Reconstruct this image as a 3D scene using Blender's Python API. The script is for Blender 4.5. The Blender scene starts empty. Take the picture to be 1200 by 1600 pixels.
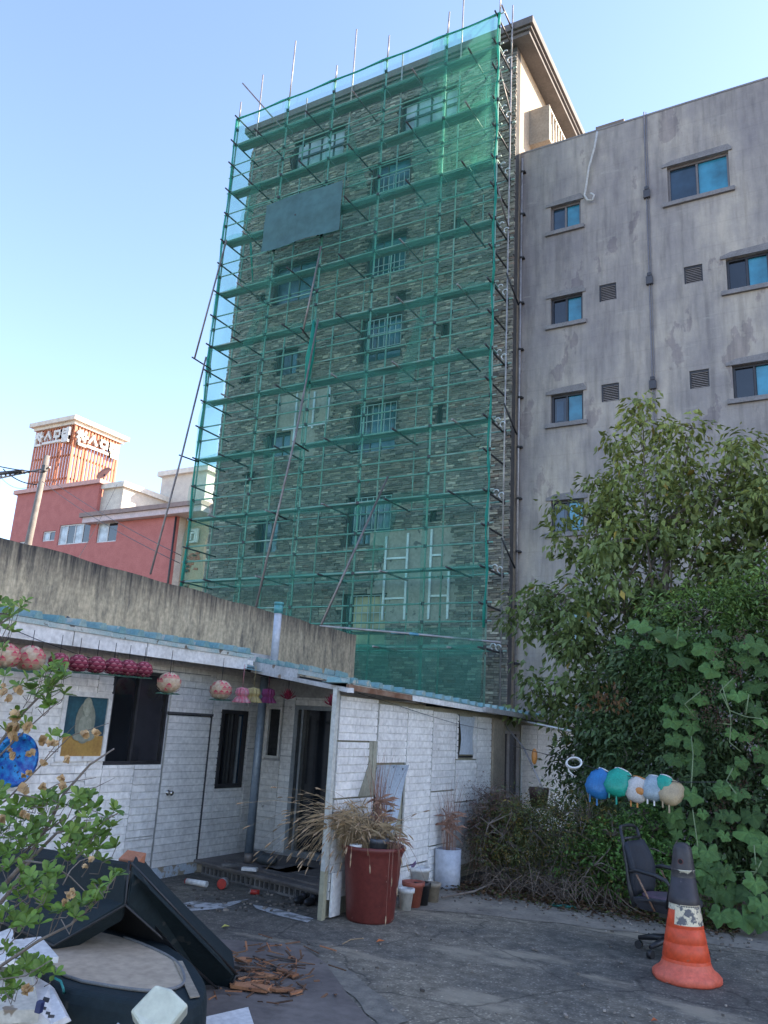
import bpy, math, random
import numpy as np
from mathutils import Vector, Matrix
rad = math.radians
RNG = random.Random(7)
NR = np.random.default_rng(11)
S = bpy.context.scene
COL = S.collection

# ------------------------------------------------------------------ camera
CAM_P = np.array([0.0, 0.0, 1.75])
FPX, PITCH, ROLL, YAW = 1270.26, rad(14.80), rad(3.2725), rad(-30.2744)
FW = np.array([math.sin(YAW)*math.cos(PITCH), math.cos(YAW)*math.cos(PITCH), math.sin(PITCH)])
R0 = np.array([math.cos(YAW), -math.sin(YAW), 0.0]); U0 = np.cross(R0, FW)
RT = R0*math.cos(ROLL)+U0*math.sin(ROLL)
UP = -R0*math.sin(ROLL)+U0*math.cos(ROLL)
cd = bpy.data.cameras.new('camera'); cam = bpy.data.objects.new('camera', cd); COL.objects.link(cam)
cd.sensor_width = 36; cd.sensor_fit = 'AUTO'; cd.lens = FPX/1600*36
cd.clip_start = .05; cd.clip_end = 3000
m = Matrix.Identity(4)
for i in range(3):
    m[i][0] = RT[i]; m[i][1] = UP[i]; m[i][2] = -FW[i]; m[i][3] = CAM_P[i]
cam.matrix_world = m
S.camera = cam

# ------------------------------------------------------------------ light
SUN_EL, SUN_AZ = rad(30), rad(52)          # azimuth measured from +Y towards +X
W = bpy.data.worlds.new('World'); S.world = W; W.use_nodes = True
wn = W.node_tree; bg = wn.nodes['Background']
sky = wn.nodes.new('ShaderNodeTexSky'); sky.sky_type = 'NISHITA'; sky.sun_disc = False
sky.sun_elevation = SUN_EL; sky.sun_rotation = SUN_AZ
sky.air_density = 1.0; sky.dust_density = .5; sky.ozone_density = 3.4; sky.altitude = 20
wb = wn.nodes.new('ShaderNodeMix'); wb.data_type = 'RGBA'; wb.blend_type = 'MULTIPLY'; wb.inputs[0].default_value = 1; wb.inputs[7].default_value = (1.14, .975, .915, 1)   # camera white balance
wn.links.new(sky.outputs[0], wb.inputs[6]); wn.links.new(wb.outputs[2], bg.inputs['Color']); bg.inputs['Strength'].default_value = 0.15
sd = bpy.data.lights.new('sun', 'SUN'); sd.energy = 4.0; sd.angle = rad(.5); sd.color = (1, .86, .68)
sun = bpy.data.objects.new('sun', sd); COL.objects.link(sun)
sv = Vector((math.sin(SUN_AZ)*math.cos(SUN_EL), math.cos(SUN_AZ)*math.cos(SUN_EL), math.sin(SUN_EL)))
sun.rotation_euler = sv.to_track_quat('Z', 'Y').to_euler(); sun.location = (30, 30, 40)
S.view_settings.view_transform = 'Standard'; S.view_settings.look = 'None'
S.view_settings.exposure = 1.84; S.view_settings.gamma = 1.0
S.view_settings.use_curve_mapping = False
try:
    S.cycles.transparent_max_bounces = 24
except Exception: pass

# ------------------------------------------------------------------ survey helper: a pixel of the photograph meets a real plane
def ray(x, y): return FW+RT*((x-600)/FPX)-UP*((y-800)/FPX)
def at(x, y, ax, v):
    d = ray(x, y); t = (v-CAM_P[ax])/d[ax]; return Vector(CAM_P+d*t)
def gz(x, y, z=0.0): return at(x, y, 2, z)

# ------------------------------------------------------------------ materials
def nd(t, kind, **kw):
    n = t.nodes.new(kind)
    for k, v in kw.items():
        if k in n.inputs: n.inputs[k].default_value = v
        else: setattr(n, k, v)
    return n
def ramp(t, fac, stops, interp='LINEAR'):
    r = t.nodes.new('ShaderNodeValToRGB'); r.color_ramp.interpolation = interp
    e = r.color_ramp.elements
    while len(e) < len(stops): e.new(0.5)
    for i, (p, c) in enumerate(stops):
        e[i].position = p
        if isinstance(c, (int, float)): c = (c, c, c)
        e[i].color = (c[0], c[1], c[2], 1)
    t.links.new(fac, r.inputs[0]); return r.outputs[0]
def mix(t, a, b, fac, mode='MIX'):
    n = t.nodes.new('ShaderNodeMix'); n.data_type = 'RGBA'; n.blend_type = mode
    for s, v in ((0, fac), (6, a), (7, b)):
        if hasattr(v, 'links') or isinstance(v, bpy.types.NodeSocket): t.links.new(v, n.inputs[s])
        elif isinstance(v, (int, float)) and s: n.inputs[s].default_value = (v, v, v, 1)
        elif s == 0: n.inputs[0].default_value = v
        else: n.inputs[s].default_value = (v[0], v[1], v[2], 1)
    return n.outputs[2]
def coords(t, stretch=(1, 1, 1), world=False):
    if world:
        g = t.nodes.new('ShaderNodeNewGeometry'); o = g.outputs['Position']
    else:
        g = t.nodes.new('ShaderNodeTexCoord'); o = g.outputs['Object']
    mp = t.nodes.new('ShaderNodeMapping'); mp.inputs['Scale'].default_value = stretch
    t.links.new(o, mp.inputs[0]); return mp.outputs[0]
def noise(t, co, sc, det=5, rough=.55):
    n = t.nodes.new('ShaderNodeTexNoise'); n.inputs['Scale'].default_value = sc
    n.inputs['Detail'].default_value = det; n.inputs['Roughness'].default_value = rough
    t.links.new(co, n.inputs['Vector']); return n.outputs['Fac']
def newmat(name):
    mt = bpy.data.materials.new(name); mt.use_nodes = True
    t = mt.node_tree; return mt, t, t.nodes['Principled BSDF']
def bump(t, bs, h, st, dist=.01):
    b = t.nodes.new('ShaderNodeBump'); b.inputs['Strength'].default_value = st; b.inputs['Distance'].default_value = dist
    t.links.new(h, b.inputs['Height']); t.links.new(b.outputs[0], bs.inputs['Normal'])
MATS = {}
def M(name, c1, c2=None, ns=4, rough=.8, bp=0, bsc=60, metal=0, stretch=(1, 1, 1), tint=False, orand=0, world=False, spots=None, spec=None, trans=0, lo=.35, hi=.65):
    if name in MATS: return MATS[name]
    mt, t, bs = newmat(name); co = coords(t, stretch, world)
    if c2 is None: c2 = tuple(c*.8 for c in c1)
    c = ramp(t, noise(t, co, ns), [(lo, c1), (hi, c2)])
    f = ramp(t, noise(t, co, ns*9, 4), [(.3, .8), (.7, 1.12)])
    c = mix(t, c, f, 1.0, 'MULTIPLY')
    if spots:
        sc, sz, colr = spots
        s = ramp(t, noise(t, co, sc, 3), [(sz, 0.0), (sz+.04, 1.0)])
        c = mix(t, c, colr, s)
    if tint:
        a = t.nodes.new('ShaderNodeAttribute'); a.attribute_name = 'tint'
        c = mix(t, c, a.outputs['Color'], 1.0, 'MULTIPLY')
    if orand:
        oi = t.nodes.new('ShaderNodeObjectInfo')
        c = mix(t, c, ramp(t, oi.outputs['Random'], [(0, 1-orand), (1, 1+orand)]), 1.0, 'MULTIPLY')
    t.links.new(c, bs.inputs['Base Color'])
    bs.inputs['Roughness'].default_value = rough; bs.inputs['Metallic'].default_value = metal
    if spec is not None: bs.inputs['Specular IOR Level'].default_value = spec
    if bp: bump(t, bs, noise(t, co, bsc, 5), bp, .008)
    if trans:
        tr = t.nodes.new('ShaderNodeBsdfTranslucent'); t.links.new(c, tr.inputs['Color'])
        ms = t.nodes.new('ShaderNodeMixShader'); ms.inputs[0].default_value = trans
        out = t.nodes['Material Output']
        t.links.new(bs.outputs[0], ms.inputs[1]); t.links.new(tr.outputs[0], ms.inputs[2]); t.links.new(ms.outputs[0], out.inputs['Surface'])
    MATS[name] = mt; return mt

# ------------------------------------------------------------------ mesh builder
BOXF = ((0, 3, 2, 1), (4, 5, 6, 7), (0, 1, 5, 4), (1, 2, 6, 5), (2, 3, 7, 6), (3, 0, 4, 7))
class MB:
    def __init__(s): s.v = []; s.f = []; s.t = []; s.smooth = []
    def add(s, vs, fs, t=1.0, sm=False):
        o = len(s.v); s.v += [tuple(v) for v in vs]
        for f in fs:
            s.f.append(tuple(i+o for i in f)); s.t.append(t); s.smooth.append(sm)
        return s
    def box(s, a, b, t=1.0):
        x0, y0, z0 = a; x1, y1, z1 = b
        x0, x1 = min(x0, x1), max(x0, x1); y0, y1 = min(y0, y1), max(y0, y1); z0, z1 = min(z0, z1), max(z0, z1)
        return s.add([(x0, y0, z0), (x1, y0, z0), (x1, y1, z0), (x0, y1, z0), (x0, y0, z1), (x1, y0, z1), (x1, y1, z1), (x0, y1, z1)], BOXF, t)
    def fbox(s, o, u, v, n, u0, u1, v0, v1, n0, n1, t=1.0):     # box in a frame
        o, u, v, n = Vector(o), Vector(u), Vector(v), Vector(n)
        P = [o+u*a+v*b+n*c for c in (n0, n1) for a, b in ((u0, v0), (u1, v0), (u1, v1), (u0, v1))]
        return s.add(P, BOXF if u.cross(v).dot(n) > 0 else [f[::-1] for f in BOXF], t)
    def rbox(s, c, size, rot=(0, 0, 0), t=1.0):
        from mathutils import Euler
        R = Euler(rot).to_matrix(); c = Vector(c); h = [x/2 for x in size]
        return s.fbox(c, R.col[0], R.col[1], R.col[2], -h[0], h[0], -h[1], h[1], -h[2], h[2], t)
    def tube(s, pts, r, n=8, t=1.0, cap=True, sm=True):
        pts = [Vector(p) for p in pts]; k = len(pts)
        rs = r if isinstance(r, (list, tuple)) else [r]*k
        V = []; prev = None
        for i, p in enumerate(pts):
            d = (pts[min(i+1, k-1)]-pts[max(i-1, 0)])
            if d.length < 1e-9: d = Vector((0, 0, 1))
            d.normalize()
            if prev is None:
                a = d.orthogonal().normalized()
            else:
                a = (prev-d*prev.dot(d))
                a = a.normalized() if a.length > 1e-6 else d.orthogonal().normalized()
            prev = a; b = d.cross(a)
            for j in range(n):
                q = 2*math.pi*j/n; V.append(p+a*(math.cos(q)*rs[i])+b*(math.sin(q)*rs[i]))
        F = [(i*n+j, i*n+(j+1) % n, (i+1)*n+(j+1) % n, (i+1)*n+j) for i in range(k-1) for j in range(n)]
        s.add(V, F, t, sm)
        if cap: s.f += [tuple(len(s.v)-len(V)+j for j in reversed(range(n))), tuple(len(s.v)-n+j for j in range(n))]; s.t += [t, t]; s.smooth += [False, False]
        return s
    def lathe(s, prof, c=(0, 0, 0), n=24, t=1.0, sm=True, R=None, lob=None):
        c = Vector(c); V = []
        for (r, z) in prof:
            for j in range(n):
                q = 2*math.pi*j/n; rr = r*(1 if lob is None else lob(q, z))
                p = Vector((rr*math.cos(q), rr*math.sin(q), z))
                if R is not None: p = R @ p
                V.append(c+p)
        k = len(prof)
        F = [(i*n+j, i*n+(j+1) % n, (i+1)*n+(j+1) % n, (i+1)*n+j) for i in range(k-1) for j in range(n)]
        return s.add(V, F, t, sm)
    def prism(s, poly, d, t=1.0):      # polygon of 3D points pushed along d
        d = Vector(d); n = len(poly); P = [Vector(p) for p in poly]
        V = P+[p+d for p in P]
        F = [tuple(range(n))[::-1], tuple(range(n, 2*n))]+[(i, (i+1) % n, n+(i+1) % n, n+i) for i in range(n)]
        return s.add(V, F, t)
    def sphere(s, c, r, n=12, k=8, t=1.0, sc=(1, 1, 1)):
        c = Vector(c); V = []
        for i in range(k+1):
            a = math.pi*i/k
            for j in range(n):
                q = 2*math.pi*j/n
                V.append(c+Vector((r*sc[0]*math.sin(a)*math.cos(q), r*sc[1]*math.sin(a)*math.sin(q), -r*sc[2]*math.cos(a))))
        F = [(i*n+j, i*n+(j+1) % n, (i+1)*n+(j+1) % n, (i+1)*n+j) for i in range(k) for j in range(n)]
        return s.add(V, F, t, True)
    def build(s, name, mat, parent=None, kind=None, bevel=0, origin=None):
        me = bpy.data.meshes.new(name)
        off = Vector((0, 0, 0)); par = parent
        while par is not None: off = off+par.location; par = par.parent
        o0 = off if origin is None else Vector(origin)
        vs = np.array([(v[0], v[1], v[2]) for v in s.v], float)
        if len(vs): vs -= np.array(o0)
        me.from_pydata(vs.tolist(), [], s.f); me.update()
        me.polygons.foreach_set('use_smooth', s.smooth)
        tt = [x if isinstance(x, tuple) else (x, x, x) for x in s.t]
        if any(x != (1.0, 1.0, 1.0) for x in tt):
            a = me.attributes.new('tint', 'FLOAT_COLOR', 'FACE')
            a.data.foreach_set('color', np.array([(x[0], x[1], x[2], 1) for x in tt], float).ravel())
        else:
            a = me.attributes.new('tint', 'FLOAT_COLOR', 'FACE')
            a.data.foreach_set('color', np.ones(4*len(me.polygons)))
        for mm in (mat if isinstance(mat, (list, tuple)) else [mat]): me.materials.append(mm)
        ob = bpy.data.objects.new(name, me); COL.objects.link(ob)
        if parent is not None: ob.parent = parent
        ob.location = o0-off
        if kind: ob['kind'] = kind
        if bevel:
            b = ob.modifiers.new('bevel', 'BEVEL'); b.width = bevel; b.segments = 2; b.limit_method = 'ANGLE'; b.angle_limit = rad(40)
        return ob
def tag(o, label, cat, group=None):
    o['label'] = label; o['category'] = cat
    if group: o['group'] = group
    return o
def thing(name, label, cat, loc=(0, 0, 0), group=None):
    o = bpy.data.objects.new(name, None); COL.objects.link(o); o.location = Vector(loc); o.empty_display_size = .2
    return tag(o, label, cat, group)
def part_like(src, name, parent, loc, rot=None, scale=None):   # a part sharing the mesh of another
    o = bpy.data.objects.new(name, src.data if hasattr(src, 'data') and not isinstance(src, bpy.types.Mesh) else src); COL.objects.link(o); o.parent = parent
    off = Vector((0, 0, 0)); par = parent
    while par is not None: off = off+par.location; par = par.parent
    o.location = Vector(loc)-off
    if rot is not None: o.rotation_euler = rot
    if scale is not None: o.scale = (scale, scale, scale) if isinstance(scale, (int, float)) else scale
    return o
def leafmesh(name, P, D, N, L, Wd, mat, parent=None, kind=None, tint=None, hexa=False):
    """many small folded leaves; P base, D direction, N normal (arrays n x 3)"""
    D = D/np.linalg.norm(D, axis=1, keepdims=True)
    Sd = np.cross(D, N); Sd /= np.linalg.norm(Sd, axis=1, keepdims=True)+1e-9
    N2 = np.cross(Sd, D); n = len(P); L = np.broadcast_to(L, n)[:, None]; Wd = np.broadcast_to(Wd, n)[:, None]
    tip = P+D*L-N2*L*.12
    a = P+D*L*.45+Sd*Wd*.5+N2*Wd*.18; b = P+D*L*.45-Sd*Wd*.5+N2*Wd*.18
    off = np.zeros(3); par = parent
    while par is not None: off = off+np.array(par.location); par = par.parent
    V = np.stack([P, a, tip, b], 1).reshape(-1, 3)-off
    me = bpy.data.meshes.new(name)
    me.vertices.add(4*n); me.vertices.foreach_set('co', V.ravel().astype(np.float32))
    idx = np.arange(n)[:, None]*4
    F = np.concatenate([idx+np.array([0, 1, 2]), idx+np.array([0, 2, 3])], 1).reshape(-1)
    me.loops.add(6*n); me.loops.foreach_set('vertex_index', F.astype(np.int32))
    me.polygons.add(2*n); me.polygons.foreach_set('loop_start', np.arange(0, 6*n, 3, dtype=np.int32))
    me.polygons.foreach_set('loop_total', np.full(2*n, 3, dtype=np.int32))
    me.update(); me.validate()
    if tint is None: tint = np.ones((n, 3))*NR.uniform(.6, 1.25, (n, 1))
    at_ = me.attributes.new('tint', 'FLOAT_COLOR', 'FACE')
    c = np.concatenate([np.repeat(tint, 2, 0), np.ones((2*n, 1))], 1); at_.data.foreach_set('color', c.ravel())
    me.materials.append(mat); ob = bpy.data.objects.new(name, me); COL.objects.link(ob)
    if parent is not None: ob.parent = parent
    if kind: ob['kind'] = kind
    return ob

# ------------------------------------------------------------------ palette
m_steel = M('galvanised_pipe', (.30, .29, .28), (.16, .15, .15), 3, .45, metal=.6, world=True, spots=(9, .62, (.13, .07, .04)))
m_steelL = M('pale_pipe', (.42, .40, .40), (.26, .24, .24), 3, .45, metal=.4, world=True)
m_dark = M('dark_metal', (.035, .035, .04), (.02, .02, .022), 6, .5)
m_black = M('black_plastic', (.016, .017, .02), (.028, .028, .03), 5, .45, bp=.1)
m_cream = M('painted_brick_panel', (.86, .84, .80), (.75, .73, .70), 2.2, .62, bp=.35, bsc=45, world=True, tint=True, spots=(7, .70, (.33, .31, .28)))
m_white = M('white_paint', (.78, .77, .75), (.62, .61, .58), 2.5, .5, world=True, spots=(5, .70, (.34, .25, .18)))
m_wood = M('weathered_wood', (.27, .21, .15), (.15, .11, .08), 5, .85, bp=.4, bsc=80, stretch=(1, 1, .15), world=True)
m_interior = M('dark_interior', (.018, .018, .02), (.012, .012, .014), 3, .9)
m_rust = M('rusty_edge', (.16, .07, .035), (.30, .20, .14), 8, .85, world=True)

# ================================================================== GROUND
def ground_mat():
    mt, t, bs = newmat('old_asphalt'); co = coords(t, world=True)
    base = ramp(t, noise(t, co, .45, 5), [(.38, (.105, .096, .082)), (.5, (.155, .14, .115)), (.62, (.27, .23, .17))])
    mp = nd(t, 'ShaderNodeTexVoronoi'); mp.inputs['Scale'].default_value = 75; t.links.new(co, mp.inputs['Vector'])
    sp = ramp(t, mp.outputs['Color'], [(.5, .5), (.8, 1.0), (.93, 2.4)])
    base = mix(t, base, sp, .6, 'MULTIPLY')
    base = mix(t, base, ramp(t, noise(t, co, 9, 6), [(.35, .66), (.65, 1.25)]), 1, 'MULTIPLY')
    # pale worn concrete showing in bands
    w = ramp(t, noise(t, coords(t, (.55, 1.3, 1), True), 1.1, 7, .62), [(.555, 0.0), (.64, .8)])
    base = mix(t, base, (.33, .28, .205), w)
    # dark cracks
    ck = nd(t, 'ShaderNodeTexVoronoi', feature='DISTANCE_TO_EDGE'); ck.inputs['Scale'].default_value = .9
    nv = nd(t, 'ShaderNodeTexNoise'); nv.inputs['Scale'].default_value = 2.5; t.links.new(co, nv.inputs['Vector'])
    dm = mix(t, co, nv.outputs['Color'], .25); t.links.new(dm, ck.inputs['Vector'])
    crk = ramp(t, ck.outputs['Distance'], [(.0, .35), (.012, 1.0)])
    base = mix(t, base, crk, .8, 'MULTIPLY')
    t.links.new(base, bs.inputs['Base Color']); bs.inputs['Roughness'].default_value = .88
    bump(t, bs, noise(t, co, 55, 5, .7), .5, .010); return mt
g = MB().add([(-300, -300, 0), (300, -300, 0), (300, 300, 0), (-300, 300, 0)], [(0, 1, 2, 3)])
g.build('ground', ground_mat(), kind='structure')
def irregular(pts, z, jit, sub=5):
    out = []
    for i in range(len(pts)):
        a = Vector(pts[i]); b = Vector(pts[(i+1) % len(pts)])
        for k in range(sub):
            p = a.lerp(b, k/sub); out.append((p.x+RNG.uniform(-jit, jit), p.y+RNG.uniform(-jit, jit), z))
    return out
# pale concrete apron along the hedge
pl = irregular([(-4.3, 7.9, 0), (-3.0, 8.35, 0), (-1.3, 8.7, 0), (.9, 8.9, 0), (.9, 11.6, 0), (-4.3, 11.6, 0)], .004, .05)
MB().add(pl, [tuple(range(len(pl)))]).build('concrete_apron', M('worn_concrete', (.30, .26, .205), (.18, .155, .125), 2.5, .9, bp=.6, bsc=70, world=True, spots=(11, .66, (.07, .06, .055))), kind='structure')
# smooth concrete slab by the sofa
sl = [gz(150, 1600), gz(590, 1610), gz(545, 1560), gz(510, 1510), gz(470, 1480), gz(330, 1470), gz(130, 1500)]
sl = [Vector((p.x, p.y, 0)) for p in sl]
MB().prism([(p.x, p.y, .0) for p in sl], (0, 0, .018)).build('concrete_slab', M('grey_slab_concrete', (.19, .16, .14), (.12, .10, .09), 1.8, .8, bp=.3, bsc=50, world=True), kind='structure', bevel=.006)
ru = irregular([gz(520, 1500), gz(560, 1530), gz(640, 1598), gz(600, 1612), gz(550, 1560), gz(505, 1512)], .006, .02, 4)
MB().add([(p[0], p[1], .007) for p in ru], [tuple(range(len(ru)))]).build('crumbled_slab_edge', M('pale_rubble', (.25, .225, .18), (.15, .135, .115), 9, .95, bp=1, bsc=60, world=True), kind='structure')
# white spilled paint strip
wp = [(268, 1416), (300, 1409), (345, 1412), (390, 1405), (350, 1420), (300, 1424)], [(395, 1414), (430, 1420), (490, 1436), (480, 1442), (430, 1430), (400, 1420)]
for q in wp:
    o = MB().add([(gz(*p).x, gz(*p).y, .005) for p in q], [tuple(range(len(q)))]).build('spilled_paint', M('spilled_white_paint', (.5, .5, .5), (.17, .17, .16), 9, .7, world=True, lo=.45, hi=.6), kind='structure')

# ================================================================== FAUX BRICK PANELS
def panel(mb, o, u, n, u0, u1, v0, v1, t=1.0, course=.0775, thick=.012):
    v = (0, 0, 1); g_ = .004
    mb.fbox(o, u, v, n, u0+g_, u1-g_, v0+g_, v1-g_, 0, thick, t*.82)
    k = 0; z = v0+g_
    while z < v1-g_-.01:
        z1 = min(z+course-.011, v1-g_)
        x = u0+g_ - (.1 if k % 2 else 0)
        while x < u1-g_:
            xa = max(x, u0+g_); xb = min(x+.1965, u1-g_)
            if xb-xa > .02:
                j = RNG.uniform(-.0015, .0015)
                mb.fbox(o, u, v, n, xa, xb, z, z1, thick, thick+.012+j, t*RNG.uniform(.93, 1.04))
            x += .2
        z += course; k += 1
def panel_wall(root, o, u, n, us, vs, holes, seed=0, stag=True):
    """tile a rectangle with panels, leaving openings"""
    r = random.Random(seed)
    for i in range(len(us)-1):
        a, b = us[i], us[i+1]; zz = [vs[0]]
        z = vs[0]+(r.uniform(.3, .7) if stag else .7)
        while z < vs[1]-.12: zz.append(z); z += .7
        zz.append(vs[1])
        for k in range(len(zz)-1):
            rects = [(a, b, zz[k], zz[k+1])]
            for (h0, h1, g0, g1) in holes:
                nr = []
                for (p, q, s, w) in rects:
                    if q <= h0 or p >= h1 or w <= g0 or s >= g1: nr.append((p, q, s, w)); continue
                    if p < h0: nr.append((p, h0, s, w))
                    if q > h1: nr.append((h1, q, s, w))
                    if s < g0: nr.append((max(p, h0), min(q, h1), s, g0))
                    if w > g1: nr.append((max(p, h0), min(q, h1), g1, w))
                rects = nr
            for (p, q, s, w) in rects:
                if q-p < .03 or w-s < .03: continue
                mb = MB(); panel(mb, o, u, n, p, q, s, w, r.uniform(.9, 1.05))
                mb.build('wall_panel', m_cream, root)

# ================================================================== HOUSE
XW, XS_, YB = -6.87, -4.46, 8.95
house = thing('white_house', 'low white brick-panelled house with dark openings under a teal corrugated roof', 'house', (-7.5, 8, 0))
# structural walls behind the panels (with openings)
def wall_with_holes(mb, o, u, n, u0, u1, v0, v1, holes, th):
    holes = [(max(h[0], u0), min(h[1], u1), max(h[2], v0), min(h[3], v1)) for h in holes if h[1] > u0 and h[0] < u1 and h[3] > v0 and h[2] < v1]
    us = sorted({u0, u1}|{h for q in holes for h in q[:2]}); vs = sorted({v0, v1}|{h for q in holes for h in q[2:]})
    for i in range(len(us)-1):
        for j in range(len(vs)-1):
            c = ((us[i]+us[i+1])/2, (vs[j]+vs[j+1])/2)
            if any(h[0] < c[0] < h[1] and h[2] < c[1] < h[3] for h in holes): continue
            mb.fbox(o, u, (0, 0, 1), n, us[i], us[i+1], vs[j], vs[j+1], -th, 0)
WIN1 = (6.26, 7.10, 1.21, 2.2); DOOR1 = (7.13, 7.86, .10, 1.76); WIN2 = (8.04, 8.54, .92, 1.85)
DOOR2 = (-6.38, -4.62, .16, 1.96); WIN3 = (-7.1, -6.78, 1.3, 1.93)
WIN3 = (-6.82, -6.58, 1.28, 1.93)
holesL = [WIN1, DOOR1, WIN2]
mb = MB(); wall_with_holes(mb, (XW, 0, 0), (0, 1, 0), (1, 0, 0), 1.5, YB+.15, 0, 2.6, holesL, .15)
mb.build('side_wall', M('pale_render', (.5, .5, .5), (.36, .36, .36), 3, .85, world=True), house)
mb = MB(); wall_with_holes(mb, (0, YB, 0), (1, 0, 0), (0, -1, 0), XW, XS_-.1, 0, 2.07, [DOOR2, WIN3], .14); mb.prism([(XW, YB-.001, 2.071), (XS_-.12, YB-.001, 2.071), (XS_-.12, YB-.001, 2.10), (XW, YB-.001, 2.40)], (0, .14, 0))
mb.build('back_wall', MATS['pale_render'], house)
W4 = (11.35, 12.1, .85, 1.80)
mb = MB(); wall_with_holes(mb, (XS_-.012, 0, 0), (0, 1, 0), (1, 0, 0), 6.96, 15.0, 0, 2.02, [W4], .045)
mb.build('shed_wall', M('olive_board', (.36, .35, .27), (.27, .26, .2), 4, .85, world=True), house)
panel_wall(house, (XW, 0, 0), (0, 1, 0), (1, 0, 0), [1.6, 2.3, 3.05, 3.8, 4.55, 5.3, 6.05, 6.7, 7.11, 7.88, 8.6, 8.94], (.12, 2.5), holesL, 3)
panel_wall(house, (0, YB, 0), (1, 0, 0), (0, -1, 0), [XW+.02, -6.56, -6.38, -5.6, -4.9, XS_-.13], (.16, 2.07), [DOOR2, WIN3], 4)
# shed wall: patchwork of panels as in the photo; the gap below shows olive board and peeled metal
shed = [  # y0,y1,z0,z1
 (6.97, 7.72, 1.60, 2.03), (6.97, 7.58, 1.06, 1.59), (6.97, 7.72, .16, 1.05), (7.75, 8.40, 1.38, 1.99), (8.41, 9.05, .30, 1.98), (7.74, 8.40, .05, .62),
 (8.37, 9.05, .02, .29), (9.06, 9.72, 1.05, 1.97), (9.06, 9.72, .45, 1.04), (9.06, 9.72, .02, .44), (9.74, 10.4, .9, 1.4), (9.74, 10.4, .15, .89),
 (10.42, 10.9, .8, 1.96), (10.42, 10.9, .1, .79), (10.28, 10.4, 1.41, 1.96), (9.74, 9.80, 1.41, 1.96), (12.12, 12.8, .3, 1.9), (12.81, 13.5, .3, 1.9), (13.51, 14.2, .3, 1.9), (14.21, 14.9, .3, 1.9)]
for (a, b, c_, d) in shed:
    mb = MB(); panel(mb, (XS_, 0, 0), (0, 1, 0), (1, 0, 0), a, b, c_, d, RNG.uniform(.93, 1.05)); mb.build('wall_panel', m_cream, house)
# torn edge of the olive board (diagonal) + peeled metal sheet
mb = MB(); mb.box((XS_, 7.58, 1.06), (XS_+.016, 7.75, 1.6)); mb.prism([(XS_+.026, 7.40, 1.06), (XS_+.026, 7.60, 1.06), (XS_+.026, 7.60, 1.42)], (.004, 0, 0)); mb.box((XS_+.017, 7.66, 1.06), (XS_+.024, 7.68, 1.6))
mb.build('olive_strip', MATS['olive_board'], house)
m_peel = M('peeling_blue_metal', (.40, .45, .50), (.30, .36, .43), 5, .45, world=True, spots=(14, .66, (.03, .03, .035)))
mb = MB(); gr = []
for i in range(9):
    for j in range(9):
        u_, v_ = i/8, j/8
        wd = .20+.46*v_**.8
        y = 7.77+wd*u_; z = .60+.76*v_
        gr.append((XS_+.02+.09*(u_**2)*(1-.3*v_)+.015*math.sin(6*v_), y-.05*u_**3, z))
mb.add(gr, [(i*9+j, (i+1)*9+j, (i+1)*9+j+1, i*9+j+1) for i in range(8) for j in range(8)], 1, True)
mb.build('peeled_sheet', m_peel, house)
mb = MB(); gr = []
for i in range(6):
    for j in range(6):
        u_, v_ = i/5, j/5; gr.append((XS_+.03+.02*math.sin(3*u_+4*v_), 9.82+.45*u_, 1.47+.47*v_))
mb.add(gr, [(i*6+j, (i+1)*6+j, (i+1)*6+j+1, i*6+j+1) for i in range(5) for j in range(5)], 1, True)
mb.build('plastic_window_cover', M('milky_plastic', (.52, .57, .62), (.45, .5, .55), 3, .35, world=True), house)
MB().box((XS_-.0, 9.80, 1.44), (XS_+.022, 9.82, 1.96)).box((XS_, 9.8, 1.43), (XS_+.02, 10.28, 1.45)).build('window_surround', m_dark, house)
MB().box((XS_+.02, 10.93, .45), (XS_+.16, 11.15, .82)).build('meter_box', M('grey_box', (.13, .135, .15), None, 3, .5), house)
# return and window of the far end
MB().box((XS_, 10.91, .1), (XS_+.05, 11.34, 1.95)).build('corner_board', M('tan_board', (.34, .29, .22), (.25, .21, .16), 3, .85, world=True), house)
def window(root, o, u, n, r, fr=.04, depth=.06, mat_f=None, mat_g=None, mull=(.5,), recess=.05, name='window'):
    a, b, c_, d = r; v = (0, 0, 1); mf = mat_f or m_dark; mb = MB()
    for q in ((a, a+fr, c_, d), (b-fr, b, c_, d), (a+fr, b-fr, c_, c_+fr), (a+fr, b-fr, d-fr, d)):
        mb.fbox(o, u, v, n, *q, -recess-depth, -recess+.012)
    for k in mull:
        x = a+(b-a)*k; mb.fbox(o, u, v, n, x-fr*.45, x+fr*.45, c_+fr, d-fr, -recess-depth*.8, -recess)
    w = mb.build(name, mf, root)
    es = [0]+list(mull)+[1]; gl = mat_g if isinstance(mat_g, list) else [mat_g]*len(es)
    for k in range(len(es)-1):
        xa = a+(b-a)*es[k]+fr*(.6 if k else 1); xb = a+(b-a)*es[k+1]-fr*(.6 if k < len(es)-2 else 1)
        MB().fbox(o, u, v, n, xa, xb, c_+fr, d-fr, -recess-depth*.55, -recess-depth*.45).build('pane', gl[k] or m_glass_dark, w)
    return w
def glass(name, c, rough=.08):
    if name in MATS: return MATS[name]
    mt, t, bs = newmat(name); co = coords(t, world=True)
    cc = ramp(t, noise(t, co, 1.6, 5), [(.35, tuple(x*.6 for x in c)), (.65, tuple(x*1.35 for x in c))])  # uneven reflections of the panes painted into the base colour as noise
    t.links.new(cc, bs.inputs['Base Color']); bs.inputs['Roughness'].default_value = rough; bs.inputs['Specular IOR Level'].default_value = .8
    MATS[name] = mt; return mt
m_glass_dark = glass('dark_glass', (.010, .012, .016)); m_glass_blue = glass('blue_film_glass', (.035, .20, .30), .15)
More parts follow.
